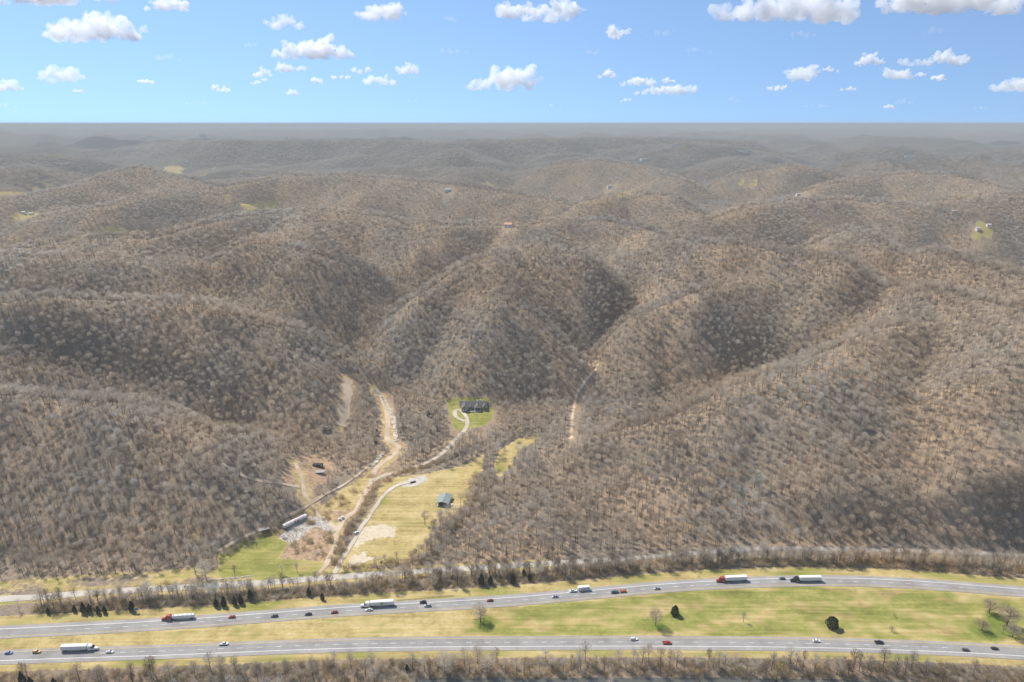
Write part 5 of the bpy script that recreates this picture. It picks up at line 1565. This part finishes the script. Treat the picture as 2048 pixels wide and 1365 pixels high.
for i, (px, py, sc, lb) in enumerate(((44, 1362, 1.4, 'tall dark cedar in the brush at the bottom left corner'), (60, 1366, 1.1, 'smaller cedar right of the tall cedar at the bottom left corner'), (107, 1366, 1.0, 'dark cedar in the bottom brush below the white lorry'),
                                      (1551, 1374, 1.3, 'dark cedar at the bottom edge right of centre'), (814, 1336, .8, 'small dark cedar among the slim trees below the lower carriageway'))):
    tp(CEDAR[i % 3], px, py, sc, lb, 'cedar', 'cedars below the lower carriageway')
for i, (px, py, sc) in enumerate(((857, 834, 1.3), (869, 849, 1.1), (874, 862, 1.2), (862, 868, .9), (754, 872, 1.25), (751, 886, 1.2), (806, 856, .9))):
    tp(CEDAR[i % 3], px, py, sc, nth(px, (857, 869, 874, 862, 754, 751, 806)) + ' cedar from the left in the side valley left of the house', 'cedar', 'cedars in the side valley')
tp(BUDDED, 1554, 1352, 1.25, 'yellow budding tree rising in front of the lower carriageway', group='budding trees')
tp(BUDDED, 1682, 1385, 1.0, 'yellow budding crown at the bottom edge at right', group='budding trees')

# belts of slim trees along the creek and between highway and frontage road
rb_ = np.random.default_rng(77)
n_ind = 0
xs = np.arange(-300, 300, 3.9)
for x0 in xs:
    x_ = x0 + rb_.uniform(-1.8, 1.8)
    yl = float(side_y(LO, np.array([x_]))[0])
    y_ = yl - 16 - rb_.random() ** .8 * 22
    if y_ < abs(x_) * 1.05 or (-45 < x_ < 250 and abs(y_ - (yl - 31)) < 5.5):
        y_ = yl - 15 - rb_.random() * 8
    k = rb_.random()
    kd = SLIM[rb_.integers(6)] if k < .7 else FULL[rb_.integers(4)] if k < .94 else PALE[rb_.integers(2)]
    kd.place(x_, y_, .8 + .55 * rb_.random(), rb_.random() * 6.28,
             'pale barked slim tree in the creek belt below the lower carriageway' if kd in PALE else 'slim leafless tree in the creek belt below the lower carriageway', 'tree',
             'pale trees in the creek belt' if kd in PALE else 'slim trees in the creek belt')
    n_ind += 1
X, Y = [], []
while len(X) < 140:
    x_ = rb_.uniform(-330, 380)
    uy, fy = float(side_y(UP, np.array([x_]))[0]), float(side_y(FR, np.array([x_]))[0])
    y_ = uy + 20 + rb_.random() ** 1.3 * max(4, fy - uy - (27 if x_ < 150 else 31))
    X.append(x_); Y.append(y_)
    left = x_ < -5
    k = rb_.random()
    kd = SLIM[rb_.integers(6)] if k < .45 else FULL[rb_.integers(4)] if k < .96 else PALE[rb_.integers(2)]
    kd.place(x_, y_, .72 + .6 * rb_.random(), rb_.random() * 6.28,
             ('pale barked tree' if kd in PALE else 'leafless tree') + (' in the brush belt between upper carriageway and frontage road, left half' if left else ' in the tree belt above the upper carriageway, right half'), 'tree',
             ('pale ' if kd in PALE else '') + ('trees in the left brush belt' if left else 'trees in the right tree belt'))
    n_ind += 1
print('individual belt trees', n_ind)

# brush: uncountable shrubs of the belts, hedge rows and wood edges
bx, by = [], []
def brush_band(n, xr, f):
    for _ in range(n):
        x_ = rb_.uniform(*xr); q = f(x_)
        if q is not None:
            bx.append(x_); by.append(q)
sy = lambda L, x_: float(np.interp(x_, L[:, 0], L[:, 1]))
brush_band(2600, (-330, 400), lambda x_: sy(UP, x_) + 18 + rb_.random() * max(2, (sy(FR, x_) - sy(UP, x_) - (23 if x_ < 150 else 29)) * (1 if x_ > -80 else .72)))
def creek_b(x_):
    q = sy(LO, x_) - 14 - rb_.random() * 30
    return None if (-55 < x_ < 250 and abs(q - sy(LO, x_) + 31) < 5) else q
brush_band(3400, (-320, 320), creek_b)
for L_, n, w in ((line_w([(667, 1130), (678, 1105), (690, 1076), (702, 1055), (716, 1036), (730, 1011), (741, 991), (751, 975), (775, 960), (800, 946), (850, 934), (895, 918), (930, 905)], 1.0), 420, 2.2),
                 (line_w([(690, 1140), (740, 1132), (790, 1128), (850, 1120), (880, 1090), (900, 1060), (930, 1030), (950, 990), (965, 950)], 1.0), 420, 4.0),
                 (line_w([(440, 1112), (500, 1078), (560, 1045), (600, 1025)], 1.0), 160, 2.5)):
    i = rb_.integers(0, len(L_), n)
    bx += list(L_[i, 0] + rb_.normal(size=n) * w); by += list(L_[i, 1] + rb_.normal(size=n) * w)
lo_, hi_ = POLY_DIRT.min(0), POLY_DIRT.max(0)
q = rb_.uniform(0, 1, (1500, 2)) * (hi_ - lo_) + lo_
q = q[in_poly(q[:, 0], q[:, 1], POLY_DIRT) & (perlin(q[:, 0] / 9, q[:, 1] / 9, 95) > .12)][:160]
bx += list(q[:, 0]); by += list(q[:, 1])
bx, by = np.array(bx), np.array(by)
bp_ = np.stack([bx, by, ground_z(bx, by)], 1)
scatter('undergrowth', bp_, proto_coll('shrub', shrub_protos), 'tangled brown undergrowth of the tree belts and hedge rows', 'undergrowth', 4, None, .7, 1.6, 21)
# the rest of the belt trees, beyond counting
X, Y = [], []
while len(X) < 520:
    x_ = rb_.uniform(-340, 420); uy, fy = sy(UP, x_), sy(FR, x_)
    if x_ < -60 and rb_.random() < .6:
        continue
    X.append(x_); Y.append(uy + 20 + rb_.random() * max(4, fy - uy - (26 if x_ < 150 else 31)))
X, Y = np.array(X), np.array(Y)
small = [bare_tree(700 + i, 11, 3.0, 8, 300, .075, 1.4, crown0=.3).mesh('belt_tree', [M_TRUNK, M_TWIG if i != 2 else M_DARKTWIG]) for i in range(4)]
scatter('woodland', np.stack([X, Y, ground_z(X, Y)], 1), proto_coll('belt_tree', small), 'close set leafless trees of the belt above the upper carriageway', 'woodland', 4, None, .75, 1.35, 22)
# hedge-row and hollow trees around the fields
# stones of the gravel yard
rx, ry = [], []
lo_, hi_ = POLY_YARD.min(0), POLY_YARD.max(0)
q = rb_.uniform(0, 1, (2600, 2)) * (hi_ - lo_) + lo_
q = q[in_poly(q[:, 0], q[:, 1], POLY_YARD)]
rk = []
for k in range(3):
    me = Box().box(-.3, .3, -.25, .25, -.05, .3, .08, .06).mesh('rock', M_GRAVEL)
    for v in me.vertices:
        v.co += Vector(rngs.normal(size=3) * .07)
    rk.append(me)
scatter('rubble', np.stack([q[:, 0], q[:, 1], height(q[:, 0], q[:, 1])], 1), proto_coll('rock', rk), 'grey stone rubble spread over the gravel yard', 'rubble', 3, None, .35, 1.1, 23)

# ------------------------------------------------------------------ haze
def make_haze():
    m = bpy.data.materials.new('haze_air'); m.use_nodes = True
    nt = m.node_tree; nt.nodes.clear()
    o = nt.nodes.new('ShaderNodeOutputMaterial'); v = nt.nodes.new('ShaderNodeVolumePrincipled')
    v.inputs['Color'].default_value = (.545, .575, .555, 1)
    v.inputs['Density'].default_value = 1.3e-4
    v.inputs['Anisotropy'].default_value = 0.0
    nt.links.new(v.outputs[0], o.inputs['Volume'])
    R = 27500.0
    z0, z1 = float(GZ.min()) - 5.0, CAM_H + 4.0
    vv = [(-R, -R, z0), (R, -R, z0), (R, R, z0), (-R, R, z0), (-R, -R, z1), (R, -R, z1), (R, R, z1), (-R, R, z1)]
    ff = [(0, 3, 2, 1), (4, 5, 6, 7), (0, 1, 5, 4), (1, 2, 6, 5), (2, 3, 7, 6), (3, 0, 4, 7)]
    return tag(link(bpy.data.objects.new('haze', mesh_np('haze', vv, ff, [m]))), 'thin grey haze over the hills', 'haze', kind='stuff')
make_haze()

# ------------------------------------------------------------------ clouds: heaps of vapour far above and beyond the haze
from mathutils import noise as mnoise
CLOUD_BASE = 1500.0

def vapour(density):
    m = bpy.data.materials.new('cloud_vapour'); m.use_nodes = True
    nt = m.node_tree; nt.nodes.clear()
    o = nt.nodes.new('ShaderNodeOutputMaterial'); v = nt.nodes.new('ShaderNodeVolumeScatter')
    v.inputs['Color'].default_value = (1.0, 1.0, 1.0, 1)
    v.inputs['Density'].default_value = density
    v.inputs['Anisotropy'].default_value = 0.25
    nt.links.new(v.outputs[0], o.inputs['Volume'])
    return m

_ico = bmesh.new(); bmesh.ops.create_icosphere(_ico, subdivisions=2, radius=1.0)
_IV = np.array([v.co[:] for v in _ico.verts]); _IF = np.array([[v.index for v in f.verts] for f in _ico.faces]); _ico.free()

def cloud(px, py, w, h, dens, label, group, seed):
    """px, py: centre; w, h: size in the photograph; the cloud stands where its base reaches cloud level"""
    rng = np.random.default_rng(seed)
    el = max(.012, (247 - (py + h / 2)) / F_PX)
    D = (CLOUD_BASE - CAM_H) / el
    mpp = D / F_PX
    cx = (px - CX) * mpp; W, H = w * mpp * 1.1, h * mpp * 1.06
    # heaps along a flattish base, each heap carrying smaller heads
    nb = int(np.clip(w / 15, 3, 14))
    bx_ = ((np.arange(nb) + .5 + .6 * (rng.random(nb) - .5)) / nb - .5) * W * .84
    env = np.clip(1 - np.abs(2 * bx_ / W + .3 * rng.normal()) ** 1.8, .10, 1)
    rad = H * (.24 + .20 * rng.random(nb)) * (.45 + .55 * env)
    zc = rad * .55 + (H * .9 - rad * 1.3).clip(0) * env * rng.random(nb) * .8
    Cs, Rs = [], []
    for k in range(nb):
        Cs.append((bx_[k], rng.normal() * H * .15, zc[k])); Rs.append(rad[k])
        for j in range(7):
            a, e = rng.random() * 6.283, rng.random() * 1.35 - .15
            r_ = rad[k] * (.75 + .5 * rng.random())
            Cs.append((bx_[k] + math.cos(a) * math.cos(e) * r_ * 1.5, math.sin(a) * math.cos(e) * r_, max(.1 * rad[k], zc[k] + math.sin(e) * r_)))
            Rs.append(rad[k] * (.22 + .35 * rng.random()))
    V = np.vstack([_IV * np.array([1.25, 1.0, .85]) * r_ + c for c, r_ in zip(Cs, Rs)])
    F_ = np.vstack([_IF + i * len(_IV) for i in range(len(Cs))])
    me = mesh_np('cloud', V, F_, [])
    o = bpy.data.objects.new('cloud', me); COL.objects.link(o)
    md = o.modifiers.new('union', 'REMESH'); md.mode = 'VOXEL'; md.voxel_size = max(H / 22, W / 150)
    ev = o.evaluated_get(bpy.context.evaluated_depsgraph_get())
    new = bpy.data.meshes.new_from_object(ev)
    o.modifiers.clear(); o.data = new; bpy.data.meshes.remove(me)
    co = np.empty(len(new.vertices) * 3); new.vertices.foreach_get('co', co); co = co.reshape(-1, 3)
    nr_ = np.empty(len(new.vertices) * 3); new.vertices.foreach_get('normal', nr_); nr_ = nr_.reshape(-1, 3)
    off = Vector((seed * 7.3, seed * 1.7, 0))
    d = np.array([mnoise.fractal(Vector(c) * (3.2 / H) + off, .8, 2.1, 5) for c in co])
    co = co + nr_ * (d * H * .24)[:, None] + np.array([1, 0, 0]) * (np.roll(d, 5) * H * .06)[:, None]
    base = co[:, 2] < H * .03
    co[base, 2] = H * .03 + (co[base, 2] - H * .03) * .35
    new.vertices.foreach_set('co', co.astype(np.float32).ravel()); new.update()
    new.materials.clear(); new.materials.append(vapour(CLOUD_TAU * dens / (H * .8)))
    new.name = 'cloud'
    o.location = (cx, D, CLOUD_BASE)
    return tag(o, label, 'cloud', group)
CLOUD_TAU = 2.3

GC, GS, GF = 'big clouds', 'small low clouds', 'faint wisps'
CL = [(140, 8, 330, 64, 1.1, 'wide cloud bank filling the top left corner'), (255, 80, 185, 48, .9, 'long grey white cloud below the top left cloud bank'), (393, 38, 84, 28, .9, 'flat white cloud right of the top left cloud bank'),
      (514, 2, 54, 20, .8, 'white cloud cut by the top edge left of centre'), (18, 97, 70, 28, 1, 'white cloud at the left edge, the upper one'), (10, 158, 60, 28, 1, 'white cloud at the left edge, the lower one'),
      (175, 158, 62, 36, .7, 'two tiered ragged cloud at the left, low in the sky'), (78, 177, 66, 26, .7, 'thin ragged cloud low at the far left'), (783, 50, 78, 36, 1, 'bright cloud high left of the centre'),
      (612, 70, 60, 28, .6, 'thin veil cloud left of the bright high cloud'), (660, 115, 150, 38, 1, 'long bumpy cloud left of centre'), (1095, 50, 112, 40, 1, 'bright cloud high right of the centre'), (1025, 50, 62, 30, .9, 'smaller cloud touching the bright cloud high right of the centre'),
      (1005, 165, 126, 46, 1, 'pointed cloud low at the middle of the sky'), (1222, 86, 54, 26, 1, 'small compact cloud right of the middle'), (1525, 42, 270, 58, 1.15, 'long white cloud high at the right'), (1825, 28, 254, 58, 1.3, 'largest bright flat bottomed cloud at the top right'),
      (1805, 132, 124, 26, 1, 'long thin cloud below the largest cloud at right'), (1688, 135, 58, 22, 1, 'small oval cloud left of the long thin cloud'), (1745, 157, 62, 24, 1, 'small round cloud below the long thin cloud'), (1965, 175, 104, 32, .8, 'two layered cloud low at the right edge'),
      (1568, 157, 52, 30, .8, 'double small cloud right of centre, low'), (777, 165, 68, 28, 1, 'bright small cloud low, left of the pointed cloud'), (825, 147, 48, 26, 1, 'bright puff just above right of the bright small low cloud'),
      (690, 8, 170, 34, .45, 'wide faint veil at the top left of centre'), (608, 146, 52, 20, .9, 'small cloud below the long bumpy cloud, right one'), (561, 155, 40, 22, .9, 'small cloud below the long bumpy cloud, left one'), (475, 184, 38, 16, 1, 'lone small cloud low between the left clouds'),
      (1257, 171, 62, 20, .95, 'small bright cloud low right of the pointed cloud'), (1310, 186, 120, 20, .8, 'flat streak of cloud low right of the pointed cloud')]
SMALL = [(551, 171, 36, 14), (740, 150, 42, 18), (705, 163, 36, 12), (661, 170, 16, 12), (610, 190, 20, 12), (1783, 158, 16, 12), (1820, 165, 27, 13), (1620, 150, 32, 13), (1520, 183, 46, 12), (1653, 183, 36, 13), (1200, 159, 34, 16), (1318, 169, 32, 12), (340, 172, 36, 10), (210, 188, 16, 8), (1740, 217, 26, 9), (1240, 205, 24, 7)]
FAINT = [(870, 15, 54, 16), (1290, 88, 54, 14), (2010, 30, 40, 22), (1560, 90, 60, 14), (1795, 86, 40, 16), (1765, 206, 40, 12), (1912, 218, 30, 9), (540, 108, 30, 12), (385, 130, 50, 14), (915, 65, 24, 12), (1450, 204, 36, 10), (915, 120, 60, 10), (1180, 122, 50, 10), (1990, 95, 50, 14), (1370, 118, 60, 9), (60, 215, 60, 8), (830, 205, 50, 7), (430, 210, 60, 7), (1600, 215, 60, 7), (1100, 215, 44, 7)]
for i, (px, py, w, h, d, lb) in enumerate(CL):
    cloud(px, py, w, h, d, lb, GC, 900 + i)
for i, (px, py, w, h) in enumerate(SMALL):
    cloud(px, py, w, h, .95, ORD[sorted(q[0] for q in SMALL).index(px)] + ' tiny white cloud puff from the left, low in the sky', GS, 950 + i)
for i, (px, py, w, h) in enumerate(FAINT):
    cloud(px, py, w, h, .10, ORD[sorted(q[0] + q[1] * .001 for q in FAINT).index(px + py * .001)] + ' faint thin wisp of cloud from the left', GF, 980 + i)
